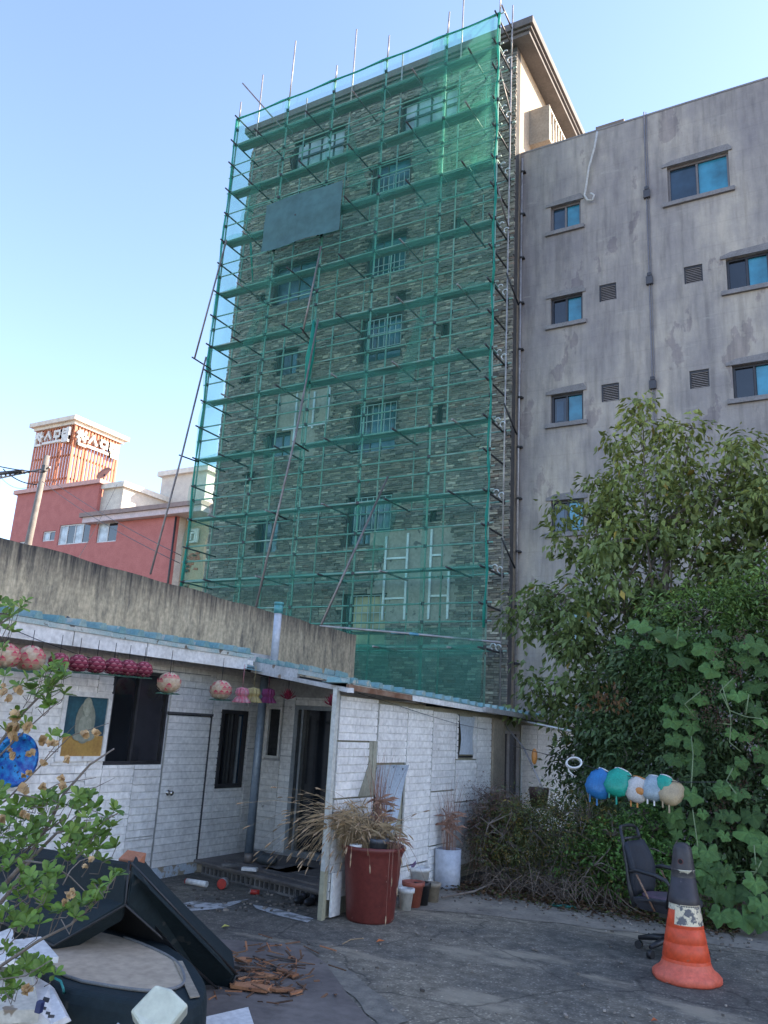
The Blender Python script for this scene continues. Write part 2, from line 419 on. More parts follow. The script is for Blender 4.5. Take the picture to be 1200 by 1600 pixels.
m_glass_slate = glass('slate_glass', (.02, .045, .075), .1); m_glass_teal = glass('teal_glass', (.02, .10, .13), .1)
m_glass_brown = glass('brown_glass', (.03, .03, .035), .1); m_glass_pale = glass('pale_blind', (.36, .42, .46), .3); m_glass_yel = glass('yellow_blind', (.42, .36, .2), .4)
oL = ((XW, 0, 0), (0, 1, 0), (1, 0, 0)); oB = ((0, YB, 0), (1, 0, 0), (0, -1, 0)); oS = ((XS_, 0, 0), (0, 1, 0), (1, 0, 0))
window(house, *oL, WIN1, .035, recess=.0, mull=(.46,), mat_g=[m_glass_dark, m_glass_brown])
window(house, *oL, WIN2, .045, recess=-.025, mull=(.62,), mat_g=[m_glass_dark, m_glass_slate])
MB().box((XW+.001, 8.40, .97), (XW+.02, 8.43, 1.78)).build('sash_rail', M('grey_aluminium', (.35, .38, .4), None, 3, .4, metal=.5), house)
window(house, *oB, WIN3, .03, recess=-.02, mull=(), mat_f=m_white)
window(house, *oS, W4, .045, recess=.02, mull=(.45,), mat_f=M('pinkish_frame', (.42, .37, .35), None, 4, .6), mat_g=[m_glass_dark, m_glass_brown])
# flush door with knob
mb = MB(); y0, y1, z0, z1 = DOOR1
mb.box((XW-.03, y0+.012, z0+.01), (XW+.012, y1-.012, z1-.01), .6)
z = z0+.02
while z < z1-.03:
    mb.box((XW+.012, y0+.014, z), (XW+.019, y1-.014, min(z+.069, z1-.015)), RNG.uniform(.88, .96)); z += .0775
dr = mb.build('door', m_cream, house)
mb = MB(); kc = Vector((XW+.016, 7.26, .90))
Rk = Matrix.Rotation(rad(90), 3, 'Y')
mb.lathe([(0, 0), (.032, 0), (.032, .006), (.014, .01), (.012, .035), (.026, .045), (.03, .06), (.022, .074), (0, .078)], kc, 16, R=Rk)
mb.build('door_knob', M('chrome', (.5, .48, .45), None, 5, .25, metal=.9), dr)
MB().box((XW, y0-.012, z1), (XW+.03, y1+.02, z1+.028)).box((XW, y1-.004, z0), (XW+.02, y1+.016, z1)).build('door_frame', M('dark_trim', (.08, .08, .085), None, 4, .6), house)
# plinth with flaking blue paint
MB().box((XW, 1.6, 0), (XW+.03, 7.95, .115)).build('plinth', M('flaking_plinth', (.45, .50, .55), (.30, .25, .18), 6, .8, bp=.5, world=True, lo=.48, hi=.53), house)
# poster of a stone pagoda-like figure in a white frame (plain generic relief)
py0, py1, pz0, pz1 = 5.68, 6.2, 1.30, 1.88
mb = MB()
for q in ((py0-.05, py1+.05, pz1, pz1+.05), (py0-.05, py1+.05, pz0-.05, pz0), (py0-.05, py0, pz0, pz1), (py1, py1+.05, pz0, pz1)):
    mb.box((XW+.015, q[0], q[2]), (XW+.045, q[1], q[3]))
pic = thing('framed_picture', 'framed picture of a pale statue, hung left of the large dark window', 'picture', (XW+.02, 5.94, 1.3))
mb.build('frame', m_white, pic)
MB().box((XW+.02, py0, pz0), (XW+.028, py1, pz1)).build('backdrop', M('teal_print', (.03, .10, .13), (.015, .04, .07), 3, .4), pic)
MB().box((XW+.0285, py0, pz0), (XW+.031, py1, pz0+.2)).build('gold_ground', M('gold_print', (.45, .28, .08), (.35, .2, .06), 4, .4), pic)
mb = MB(); cy = (py0+py1)/2
def disc(y, z, ry, rz, x, h=.003, t=1.0):
    mb.prism([(x, y+ry*math.cos(a*math.pi/10), z+rz*math.sin(a*math.pi/10)) for a in range(20)], (h, 0, 0), t)
disc(cy, pz0+.33, .125, .21, XW+.0315, t=.75); disc(cy, pz0+.49, .06, .085, XW+.0345); disc(cy, pz0+.30, .085, .11, XW+.0345, t=.95); disc(cy, pz0+.19, .14, .05, XW+.0375, t=.85); disc(cy, pz0+.43, .035, .045, XW+.0378, t=1.1)
mb.build('statue_print', M('pale_stone_print', (.36, .37, .30), (.26, .28, .22), 30, .4, tint=True), pic)
# porch parts
mb = MB(); cp = Vector((-6.62, 8.55, .12)); cp = at(388, 1340, 2, .16); top = Vector((cp.x, cp.y, 2.28))
mb.tube([cp, top], .052, 16)
mb.build('porch_pipe', M('blue_grey_pipe', (.26, .31, .36), (.20, .25, .30), 2, .4, metal=.2, world=True), house)
MB().box((XS_-.025, 6.89, 0), (XS_+.022, 6.945, .42), (.7, .66, .5)).box((XS_-.025, 6.89, .42), (XS_+.022, 6.945, 2.1)).build('corner_post', M('cream_post', (.62, .62, .58), (.45, .45, .4), 3, .6, world=True, tint=True), house)
MB().box((XS_-.075, 6.96, 0), (XS_-.062, 8.94, 2.04)).build('inner_lining', MATS['olive_board'], house)
# doorway frame and dark room
mb = MB(); a, b, c_, d = DOOR2; o, u, n = oB
for q in ((a, a+.06, c_, d), (b-.05, b, c_, d), (a+.06, b-.05, d-.05, d), (a+.06, b-.05, c_, c_+.05)): mb.fbox(o, u, (0, 0, 1), n, *q, -.1, .03)
mb.fbox(o, u, (0, 0, 1), n, a+.10, a+.13, c_+.05, d-.05, -.09, .01)
mb.build('doorway_frame', M('grey_aluminium', (.35, .38, .4), None, 3, .4, metal=.5), house)
mb = MB(); mb.fbox(o, u, (0, 0, 1), n, a+.13, a+.8, c_+.05, d-.05, -.07, -.06); mb.build('sliding_door', m_glass_dark, house)
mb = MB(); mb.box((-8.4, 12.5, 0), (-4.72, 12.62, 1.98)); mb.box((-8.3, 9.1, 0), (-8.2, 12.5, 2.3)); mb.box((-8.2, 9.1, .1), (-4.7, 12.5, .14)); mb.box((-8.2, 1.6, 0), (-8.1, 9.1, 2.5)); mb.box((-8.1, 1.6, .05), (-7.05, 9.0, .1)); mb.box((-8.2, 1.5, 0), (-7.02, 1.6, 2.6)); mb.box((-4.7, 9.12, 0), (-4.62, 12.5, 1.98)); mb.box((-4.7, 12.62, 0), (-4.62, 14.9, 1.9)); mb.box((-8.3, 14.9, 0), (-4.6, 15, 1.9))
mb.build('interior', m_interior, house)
# ---- roof edge
A_ = Vector((-6.37, 1.2, 2.38)); B_ = Vector((-6.37, 7.95, 2.38)); C_ = Vector((-4.28, 6.85, 2.13)); D_ = Vector((-4.28, 15.2, 1.955))
m_teal = M('teal_roof_paint', (.14, .29, .30), (.30, .40, .38), 3.5, .6, world=True, spots=(9, .62, (.45, .43, .36)), bp=.15)
# ceiling
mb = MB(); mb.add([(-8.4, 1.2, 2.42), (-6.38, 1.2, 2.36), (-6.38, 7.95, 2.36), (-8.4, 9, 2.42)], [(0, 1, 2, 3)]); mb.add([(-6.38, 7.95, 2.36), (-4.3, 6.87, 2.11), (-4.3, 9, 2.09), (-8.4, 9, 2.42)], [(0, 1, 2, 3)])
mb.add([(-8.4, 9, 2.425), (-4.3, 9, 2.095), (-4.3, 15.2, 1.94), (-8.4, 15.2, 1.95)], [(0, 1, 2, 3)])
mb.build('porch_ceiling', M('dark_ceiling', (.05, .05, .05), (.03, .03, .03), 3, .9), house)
def edge_strip(mb, P, Q, h0, h1, out0, out1, t=1.0):
    d = (Q-P).normalized(); n = Vector((d.y, -d.x, 0)).normalized()
    mb.add([P+n*out0+Vector((0, 0, h0)), Q+n*out0+Vector((0, 0, h0)), Q+n*out1+Vector((0, 0, h0)), P+n*out1+Vector((0, 0, h0)),
            P+n*out0+Vector((0, 0, h1)), Q+n*out0+Vector((0, 0, h1)), Q+n*out1+Vector((0, 0, h1)), P+n*out1+Vector((0, 0, h1))], BOXF, t)
def seg(P, Q, a, b): return P.lerp(Q, a), P.lerp(Q, b)
mb = MB()
for (a, b) in ((0, .60), (.602, .74), (.742, .985)):
    p, q = seg(A_, B_, a, b); edge_strip(mb, p, q, -.055, .125, -.03, .0); edge_strip(mb, p, q, .095, .128, 0, .012)
mb.build('fascia', m_white, house)
mb = MB(); p, q = seg(B_, C_, .02, .52); edge_strip(mb, p, q, -.035, .055, -.03, .0)
p, q = seg(B_, C_, .0, 1.0); edge_strip(mb, p, q, -.075, -.03, -.06, .015)
mb.build('porch_beam', M('grey_white_paint', (.62, .61, .6), (.42, .41, .39), 3, .6, world=True, spots=(7, .62, (.25, .17, .11))), house)
mb = MB()
for (a, b, mt_) in ((0, .16, m_rust), (.162, .46, m_white)):
    p, q = seg(C_, D_, a, b); mb2 = MB(); edge_strip(mb2, p, q, -.05, .005, -.03, .0); mb2.build('shed_fascia', mt_, house)
p, q = seg(C_, D_, .40, 1.0); mb2 = MB(); edge_strip(mb2, p+Vector((0, 0, .0)), q, -.045, .02, .002, .05); mb2.build('gutter', M('grey_gutter', (.42, .40, .39), (.3, .29, .28), 3, .6, world=True), house)
# corrugated sheets: ribs with raised trapezoid ends
m_eave = M('peeling_eave_board', (.52, .53, .48), (.30, .42, .42), 5, .8, world=True, spots=(7, .6, (.12, .10, .08)))
def roof_sheets(P, Q, up, back, spacing, sheet, base, stop=1.0):
    d = (Q-P); L = d.length; d.normalize(); n = int(L*stop/sheet)
    for k in range(n):
        mb = MB(); a = k*sheet; b = min(a+sheet-.006, L*stop)
        lift = RNG.uniform(-.004, .008)
        p0 = P+d*a+Vector((0, 0, base+lift)); p1 = P+d*b+Vector((0, 0, base+lift))
        mb.add([p0, p1, p1+back, p0+back, p0+Vector((0, 0, .004)), p1+Vector((0, 0, .004)), p1+back+Vector((0, 0, .004)), p0+back+Vector((0, 0, .004))], BOXF)
        x = a+spacing/2
        while x < b-.03:
            w = spacing*.20; c = P+d*x+Vector((0, 0, base+lift+.004))
            e = [c-d*w, c+d*w, c+d*w*.55+Vector((0, 0, up)), c-d*w*.55+Vector((0, 0, up))]
            mb.prism(e, back, RNG.uniform(.85, 1.1)); x += spacing
        # purlin face showing between the ribs
        eb = MB().fbox(p0, d, (0, 0, 1), Vector((d.y, -d.x, 0)), 0, b-a, -.05, -.003, -.014, -.006); eb.build('eave_board', m_eave, house)
        mb.build('roof_sheet', m_teal, house)
# ribs: the profile stands above the flat pan
roof_sheets(A_+Vector((.02, 0, 0)), B_+Vector((.02, 0, 0)), .065, Vector((-2.0, 0, .14)), .25, .75, .135)
roof_sheets(B_+Vector((0, 0, 0)), C_, .055, Vector((-.2, .5, .01)), .235, .59, .055)
roof_sheets(C_, D_, .055, Vector((-.32, 0, .002)), .25, .75, .015, .80)
# rest of the roof behind
mb = MB(); mb.add([(-8.45, 1.2, 2.66), (-6.5, 1.2, 2.51), (-6.5, 7.9, 2.51), (-8.45, 7.9, 2.66)], [(0, 1, 2, 3)]); mb.add([(-8.45, 7.9, 2.6), (-6.75, 8.25, 2.43), (-4.8, 7.7, 2.14), (-4.6, 9.2, 2.11), (-4.6, 15.2, 1.96), (-8.45, 15.2, 1.99)], [(0, 1, 2), (0, 2, 3), (0, 3, 5), (3, 4, 5)])
mb.build('roof_deck', m_teal, house)
# two angle irons lying on the roof
for (a, b) in (((108, 970), (162, 1005)), ((163, 982), (218, 1013))):
    p = at(a[0], a[1], 0, -7.4); q = at(b[0], b[1], 0, -6.45)
    o_ = MB(); dd = (q-p).normalized(); sx = Vector((0, 1, 0)); o_.fbox(p, dd, sx, dd.cross(sx), 0, (q-p).length, -.05, .05, -.01, .0); o_.fbox(p, dd, sx, dd.cross(sx), 0, (q-p).length, -.05, -.035, 0, .05)
    o2 = o_.build('angle_iron', M('slate_metal', (.10, .12, .15), None, 4, .5, metal=.4))
    tag(o2, 'grey angle iron lying across the teal roof, %s of the two' % ('left' if a[0] == 108 else 'right'), 'metal bar', 'angle irons on the roof')
# vent pipe
b0 = at(428, 1034, 0, -6.75); t0 = at(435, 955, 0, -6.75)
vp = thing('vent_pipe', 'white plastic vent pipe with teal cap standing on the house roof', 'pipe', b0)
MB().tube([b0, t0], .052, 18).build('pipe', M('white_pvc', (.52, .54, .58), (.44, .46, .52), 2, .35), vp)
MB().tube([t0-Vector((0, 0, .03)), t0+Vector((0, 0, .085))], .062, 18).tube([t0+Vector((0, 0, .085)), t0+Vector((0, 0, .12))], .066, 18).build('cap', M('teal_plastic', (.10, .33, .33), None, 3, .4), vp)
# thin cable drooping over the fascia
cb = [at(x, y, 0, -6.34) for x, y in ((0, 975), (60, 1000), (130, 1025), (190, 1040), (240, 1046), (330, 1056))]
tag(MB().tube(cb, .0035, 5).build('cable', m_dark), 'thin dark cable sagging across the white fascia', 'cable')
cb = [at(x, y, 0, XS_+.06) for x, y in ((560, 1083), (600, 1095), (660, 1115), (710, 1130), (760, 1140))]
tag(MB().tube(cb, .003, 5).build('cable', m_dark), 'thin wire running down across the white shed wall', 'cable')

# ================================================================== PORCH PLATFORM on hollow blocks
pf = thing('porch_platform', 'low grey concrete porch step resting on a row of hollow blocks', 'platform', (-5.8, 8, 0))
m_block = M('concrete_block', (.20, .19, .18), (.12, .115, .11), 6, .95, bp=.8, bsc=70, world=True)
e0 = gz(297, 1362); e1 = gz(505, 1416); dd = (e1-e0); Lf = dd.length; dd.normalize(); nn = Vector((dd.y, -dd.x, 0))
x = .18; k = 0
while x < Lf-.3:
    L = .38; mb = MB(); h = .105
    fr = [(0, L, 0, .02), (0, L, h-.02, h)]+[(j*L/5-.0105 if j else 0, j*L/5+.0105 if j < 5 else L, .02, h-.02) for j in range(6)]
    for q in fr: mb.fbox(e0+dd*x, dd, (0, 0, 1), nn, *q, -.16, -.02)
    mb.fbox(e0+dd*x, dd, (0, 0, 1), nn, 0, L, .0, h, -.19, -.161)
    mb.build('hollow_block', m_block, pf); x += L+.012; k += 1
m_slabm = M('grey_board', (.19, .17, .155), (.11, .10, .095), 3, .9, bp=.5, bsc=50, world=True)
p4 = [e0+nn*.02, e1+nn*.02, Vector((XS_-.13, 8.9, 0)), Vector((XW+.02, 8.9, 0)), Vector((XW+.03, e0.y+.1, 0))]
MB().prism([(p.x, p.y, .108) for p in p4], (0, 0, .035)).build('top_slab', m_slabm, pf, bevel=.008)
for (c, sx, sy, r_) in (((-6.0, 8.15), 1.0, .5, -.15), ((-5.3, 8.3), .9, .8, .05), ((-5.35, 7.75), 1.2, .22, -.22)):
    MB().rbox((c[0], c[1], .153), (sx, sy, .02), (0, 0, r_)).build('loose_board', m_slabm, pf, bevel=.004)
MB().rbox((e0.x+.1, e0.y+.12, .05), (.14, .16, .1), (0, 0, .2)).build('corner_stone', M('tan_board', (.34, .29, .22)), pf, bevel=.01)
# bits lying on and by the platform
def on(px, py, z): return gz(px, py, z)
p = on(415, 1350, .17); o = MB().sphere(p+Vector((0, 0, .05)), .1, 14, 8, sc=(1.5, .9, .6)).sphere(p+Vector((-.12, .05, .06)), .08, 12, 8, sc=(1, 1, .8)).build('rag_bundle', M('dark_rag', (.09, .10, .11), (.05, .06, .06), 12, .95, bp=1, bsc=25)); tag(o, 'dark grey bundle of rags on the porch beside the support pipe', 'rags')
p = on(390, 1361, .17); o = MB().rbox(p+Vector((0, 0, .02)), (.17, .07, .035), (0, 0, .4)).build('white_block', m_white, bevel=.004); tag(o, 'small white block lying on the porch boards', 'block')
p = on(360, 1354, .17); o = MB().rbox(p+Vector((0, 0, .015)), (.2, .08, .03), (0, 0, .9)).build('stone_chunk', m_block, bevel=.01); tag(o, 'grey chunk of stone beside the white block on the porch', 'stone')
p = on(375, 1345, .17); o = MB().lathe([(0, 0), (.05, 0), (.055, .07), (.045, .09), (0, .092)], p+Vector((.12, 0, 0)), 14).build('tin_can', M('dull_tin', (.25, .22, .2), None, 9, .5, metal=.3)); tag(o, 'dull metal tin standing on the porch behind the white block', 'can')
def can(px, py, lab, r_, cols, ln=.13, rr=.033):
    p = gz(px, py); t_ = thing('drink_can', lab, 'can', p, None); d = Vector((math.cos(r_), math.sin(r_), 0))
    MB().tube([p+d*-ln/2+Vector((0, 0, rr)), p+d*ln/2+Vector((0, 0, rr))], rr, 14).build('can_body', cols[0], t_)
    MB().tube([p+d*-ln/2*1.02+Vector((0, 0, rr)), p+d*-ln/2*1.12+Vector((0, 0, rr))], [rr, rr*.85], 14).build('can_end', cols[1], t_)
m_red = M('red_print', (.45, .04, .03), None, 5, .4); m_al = M('aluminium', (.55, .55, .55), None, 5, .35, metal=.6)
can(307, 1384, 'white bottle with red end lying at the foot of the porch', .1, (m_white, m_red), .26, .03)
can(348, 1389, 'round tin with red rim lying on its side by the hollow blocks', 1.9, (m_al, m_red), .09, .055)
can(398, 1398, 'small crushed red and white can before the hollow blocks', .5, (m_red, m_al), .09, .025)
p = gz(476, 1414, 0.0); o = thing('black_shoes', 'pair of black shoes on the ground before the porch step', 'shoes', p)
for dx in (-.06, .06): MB().sphere(p+Vector((dx, 0, .04)), .05, 12, 8, sc=(.8, 2, .8)).sphere(p+Vector((dx, .06, .06)), .045, 10, 6, sc=(.85, 1, .9)).build('shoe', m_black, o)

# ================================================================== STAINED PARAPET WALL (neighbour)
def parapet_mat():
    mt, t, bs = newmat('stained_yellow_concrete'); co = coords(t, world=True)
    st = noise(t, coords(t, (3.2, 3.2, .75), True), 2.0, 12, .8)
    c = ramp(t, st, [(.34, (.16, .14, .115)), (.43, (.38, .315, .22)), (.54, (.60, .485, .325)), (.75, (.70, .59, .42))])
    c = mix(t, c, ramp(t, noise(t, co, 16, 5), [(.3, .72), (.7, 1.15)]), 1, 'MULTIPLY')
    sx = nd(t, 'ShaderNodeSeparateXYZ'); t.links.new(co, sx.inputs[0])
    # black algae streaks that run down from the coping
    a = t.nodes.new('ShaderNodeMath'); a.operation = 'MULTIPLY_ADD'; t.links.new(noise(t, coords(t, (12, 12, .8), True), 1.6, 6, .65), a.inputs[0]); a.inputs[1].default_value = -1.15
    t.links.new(sx.outputs['Z'], a.inputs[2])
    
    mr = nd(t, 'ShaderNodeMapRange'); t.links.new(a.outputs[0], mr.inputs[0]); mr.inputs[1].default_value = 2.58; mr.inputs[2].default_value = 3.14
    c = mix(t, c, (.055, .048, .045), mr.outputs[0])
    t.links.new(c, bs.inputs['Base Color']); bs.inputs['Roughness'].default_value = .95
    bump(t, bs, noise(t, coords(t, (3, 3, 1), True), 18, 7, .7), .6, .02); return mt
parapet = thing('concrete_wall', 'long stained yellowish concrete wall rising behind the teal roof', 'wall', (-8.6, 8, 0))
mb = MB(); V = []; n = 40
ys = [1+(13.75-1)*i/n for i in range(n+1)]
for i in range(n):
    z0, z1 = [3.66-.19*(y-5)/8.7+.012*math.sin(y*5)+.008*math.sin(y*17) for y in (ys[i], ys[i+1])]
    mb.add([(-8.5, ys[i], 0), (-8.5, ys[i+1], 0), (-8.68, ys[i+1], 0), (-8.68, ys[i], 0), (-8.5, ys[i], z0), (-8.5, ys[i+1], z1), (-8.68, ys[i+1], z1), (-8.68, ys[i], z0)], [f for q, f in enumerate(BOXF) if q in (1, 2, 4) or (q == 3 and i == n-1)])
mb.build('wall_face', parapet_mat(), parapet)
MB().box((-13.2, 13.55, 0), (-8.68, 13.75, 3.2)).box((-13.2, 1, 0), (-13.0, 13.55, 3.2)).box((-13, 1, 3.1), (-8.68, 13.55, 3.2)).build('roof_slab', M('worn_concrete', (.25, .225, .20)), parapet)

# ================================================================== BRICK TOWER
XL, XR, YF, ZT = -16.62, -7.02, 18.1, 20.95
tower = thing('brick_tower', 'tall grey-brown stone brick apartment tower wrapped in green scaffold netting', 'building', (-11.8, 24, 0))
TW = dict(T1=(-10.74, -8.86, 19.23, 20.40), TL=(-14.81, -12.83, 19.23, 20.40), L2=(-15.0, -13.2, 16.95, 18.3), W2=(-11.64, -10.35, 17.25, 18.45), L3=(-15.1, -13.49, 14.4, 15.80),
          W3=(-11.64, -10.35, 14.5, 15.80), L4=(-14.66, -13.92, 11.92, 12.75), W4=(-11.68, -10.35, 11.8, 13.15), W5=(-11.72, -10.36, 9.05, 10.50), L5=(-14.77, -13.9, 9.3, 10.05),
          L6=(-14.80, -14.06, 6.40, 7.38), W6=(-11.72, -10.36, 6.44, 7.80), W7=(-11.66, -10.34, 3.75, 5.10))
slits = [(-15.9, -15.72, 9.3, 9.65), (-15.4, -15.15, 8.55, 8.9), (-9.05, -8.9, 12.1, 12.5), (-9.1, -8.95, 9.6, 10.1), (-10.55, -10.25, 13.5, 13.8), (-9.2, -9.0, 6.9, 7.2), (-8.8, -8.6, 15.3, 15.7), (-15.9, -15.7, 11.9, 12.2), (-15.6, -15.4, 14.6, 14.9)]
boardA = [(-10.45, -8.55, 4.33, 6.72)]; boardB = [(-14.46, -12.5, 10.12, 11.23), (-13.85, -13.0, 9.15, 10.12)]
holesT = list(TW.values())+slits
m_back = M('mortar_backing', (.075, .072, .07), (.05, .048, .047), 3, .95, world=True)
m_side = M('tan_render', (.42, .34, .25), (.34, .28, .21), 1.5, .85, world=True, bp=.2, bsc=30)
mb = MB(); wall_with_holes(mb, (0, YF+.012, 0), (1, 0, 0), (0, -1, 0), XL, XR, 0, ZT, holesT, .28)
mb.build('front_wall', m_back, tower)
MB().box((XL, YF+.3, 0), (XL+.3, 30, ZT)).box((XL, 29.7, 0), (XR, 30, ZT)).box((XL+.01, YF+.32, ZT-.4), (XR-.01, 29.9, ZT-.02)).build('rear_walls', m_back, tower)
MB().box((XR-.3, YF+.3, 0), (XR, 30, ZT-.01)).build('side_wall', m_side, tower)
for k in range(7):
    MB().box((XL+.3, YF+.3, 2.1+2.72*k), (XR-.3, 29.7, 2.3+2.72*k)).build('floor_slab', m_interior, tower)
def brick_mat(name, tinted=True):
    mt, t, bs = newmat(name)
    a = t.nodes.new('ShaderNodeAttribute'); a.attribute_name = 'tint'
    co = coords(t, (1, 1, 2.5), True)
    c = mix(t, a.outputs['Color'], ramp(t, noise(t, co, 14, 5, .7), [(.3, .62), (.7, 1.25)]), 1, 'MULTIPLY')
    t.links.new(c, bs.inputs['Base Color']); bs.inputs['Roughness'].default_value = .85
    bump(t, bs, noise(t, co, 45, 4), .5, .01); return mt
m_brick = brick_mat('split_stone_brick')
def brick_col(r):
    k = r.random()
    if k < .40: c = (.175, .155, .125)
    elif k < .66: c = (.125, .112, .095)
    elif k < .84: c = (.215, .18, .14)
    elif k < .93: c = (.29, .245, .18)
    elif k < .975: c = (.38, .33, .25)
    else: c = (.19, .12, .085)
    s = r.uniform(.78, 1.22)*1.35; g_ = sum(c)/3; return tuple((x*.75+g_*.25)*s for x in c)
bricks = []; r = random.Random(5); z = 2.0; k = 0
lump = [[r.random() for _ in range(24)] for _ in range(40)]
def in_any(x0, x1, z0, z1, H): return any(x1 > h[0] and x0 < h[1] and z1 > h[2]+.001 and z0 < h[3]-.001 for h in H)
def cut_board(x0, x1, z0, z1):
    xc, zc = (x0+x1)/2, (z0+z1)/2
    if in_any(x0+.05, x1-.05, zc-.01, zc+.01, boardB+boardA): return True
    # jagged stepped tears
    if -10.95 < xc < -10.4 and 5.1 < zc < 6.1 and (xc+10.95) > (zc-5.1)*.55: return True
    if -8.55 < xc < -8.35 and 4.6 < zc < 5.3: return True
    return False
while z < ZT-.25:
    h = r.choice((.040, .048, .052, .058)); x = XL-r.uniform(0, .15)
    while x < XR:
        L = r.choice((.10, .15, .19, .21, .23)); x0, x1 = max(x, XL-.02), min(x+L, XR+.012); x += L+.008
        if x1-x0 < .03: continue
        if in_any(x0+.01, x1-.01, z, z+h, holesT) or cut_board(x0, x1, z, z+h): continue
        # soldier of pale patches: real stones come in lots
        lv = lump[int(z*1.6) % 40][int((x+17)*2.0) % 24]
        c = brick_col(r); c = tuple(v*(.9+.2*lv) for v in c)
        bricks.append((x0, x1, z, z+h, r.choice((.012, .02, .028, .04))+r.uniform(0, .012), c))
    z += h+.009; k += 1
# nearest bricks in open view: lowest right corner, beyond the net
def vis_d(b): return (b[0]-(-7.0))**2*6+(max(b[2], 3.0)-3.0)**2 + (9 if b[3] < 3.0 else 0)
order = sorted(range(len(bricks)), key=lambda i: vis_d(bricks[i])); near = set(order[:295])
far = MB()
shared = {}
for i, b in enumerate(bricks):
    if i in near: continue
    far.box((b[0], YF-b[4], b[2]), (b[1], YF+.02, b[3]), b[5])
far.build('far_bricks', m_brick, tower, kind='stuff')
for i in sorted(near):
    b = bricks[i]; key = (round((b[1]-b[0])/.03), round((b[3]-b[2])/.004), i % 5)
    if key not in shared:
        q = MB(); L = b[1]-b[0]; h = b[3]-b[2]
        q.box((0, -b[4], 0), (L, .02, h), b[5])
        o = q.build('brick', m_brick, tower, origin=(0, 0, 0)); o.location = Vector((b[0], YF, b[2]))-tower.location; shared[key] = o
    else:
        part_like(shared[key], 'brick', tower, (b[0], YF, b[2]))
# exposed board with metal studs
m_board = M('bare_cement_board', (.42, .39, .33), (.36, .33, .29), 1.5, .85, world=True, spots=(3.5, .68, (.14, .14, .13)))
m_stud = M('zinc_stud', (.62, .66, .68), (.5, .54, .56), 4, .4, metal=.3)
for (x0, x1, z0, z1) in ((-10.95, -8.3, 4.28, 6.75), (-14.5, -12.45, 9.1, 11.25)):
    mb = MB(); wall_with_holes(mb, (0, YF+.006, 0), (1, 0, 0), (0, -1, 0), x0, x1, z0, z1, [TW['W7'], TW['L5']], .006); mb.build('bare_board', m_board, tower)
for (x, z0, z1) in ((-10.42, 4.4, 6.6), (-9.78, 4.4, 6.65), (-9.1, 4.4, 6.7), (-8.58, 4.4, 5.6), (-14.42, 10.1, 11.2), (-13.75, 9.2, 11.2), (-13.12, 10.0, 11.15), (-12.6, 10.2, 11.2)):
    MB().box((x-.03, YF-.05, z0), (x+.03, YF-.004, z1)).build('metal_stud', m_stud, tower)
for (x0, x1, z) in ((-10.39, -9.81, 6.0), (-10.39, -9.81, 4.95), (-9.07, -8.61, 4.98), (-9.07, -8.75, 6.02), (-14.2, -12.6, 10.1)):
    MB().box((x0, YF-.045, z-.025), (x1, YF-.006, z+.025)).build('metal_batten', m_stud, tower)
# tower windows
oT = ((0, YF, 0), (1, 0, 0), (0, -1, 0))
m_frame_t = M('dark_green_frame', (.03, .05, .05), None, 4, .5)
for nm, R_ in TW.items():
    rec = .16; a, b, c_, d = R_
    if nm in ('T1', 'TL'):
        w = window(tower, *oT, R_, .06, .05, m_frame_t, [m_glass_pale]*4, (.25, .5, .75), rec); MB().box((a+.06, YF+rec-.02, (c_+d)/2-.04), (b-.06, YF+rec+.02, (c_+d)/2+.04)).build('transom', m_frame_t, w)
    elif nm[0] == 'W':
        yel = nm == 'W7'; g1 = m_glass_yel if yel else m_glass_teal
        w = window(tower, *oT, R_, .055, .05, m_frame_t, [m_glass_slate, g1], (.35 if nm != 'W7' else .15,), rec)
        # security grille
        mb = MB(); gx0 = a+(b-a)*.15; zb = c_+(d-c_)*(.3 if nm in ('W4', 'W5', 'W6', 'W7') else .0); zt = d-.04 if nm in ('W4', 'W5', 'W6', 'W7') else c_+(d-c_)*.55
        if nm in ('W2', 'W3'): zb = c_+.02
        n = 6
        for q in range(n+1):
            x = gx0+(b-.03-gx0)*q/n; mb.box((x-.009, YF+.05, zb), (x+.009, YF+.068, zt))
        for q in range(3):
            zz = zb+(zt-zb)*q/2; mb.box((gx0, YF+.045, zz-.01), (b-.02, YF+.07, zz+.01))
        mb.build('grille', M('pale_grille', (.42, .52, .52), None, 5, .4), w)
        MB().box((a+.06, YF+rec-.01, zb-.1), (b-.06, YF+rec+.02, zb-.03)).build('transom', m_frame_t, w)
    else:
        window(tower, *oT, R_, .05, .05, m_frame_t, [m_glass_slate, m_glass_teal], (.55,), rec)
for s_ in slits: MB().box((s_[0], YF+.1, s_[2]), (s_[1], YF+.2, s_[3])).build('vent_slot', m_interior, tower)
# cornice and overhanging roof
m_cor = M('cornice_grey', (.15, .135, .13), (.115, .105, .10), 2, .8, world=True)
x0, x1, y0, y1 = XL-.12, -6.42, 17.72, 30.4
for (dz0, dz1, ins) in ((0, .13, .14), (.132, .22, .07), (.222, .46, 0)):
    MB().box((x0+ins, y0+ins, ZT-.02+dz0), (x1-ins, y1, ZT-.02+dz1)).build('cornice', m_cor, tower, bevel=.01)
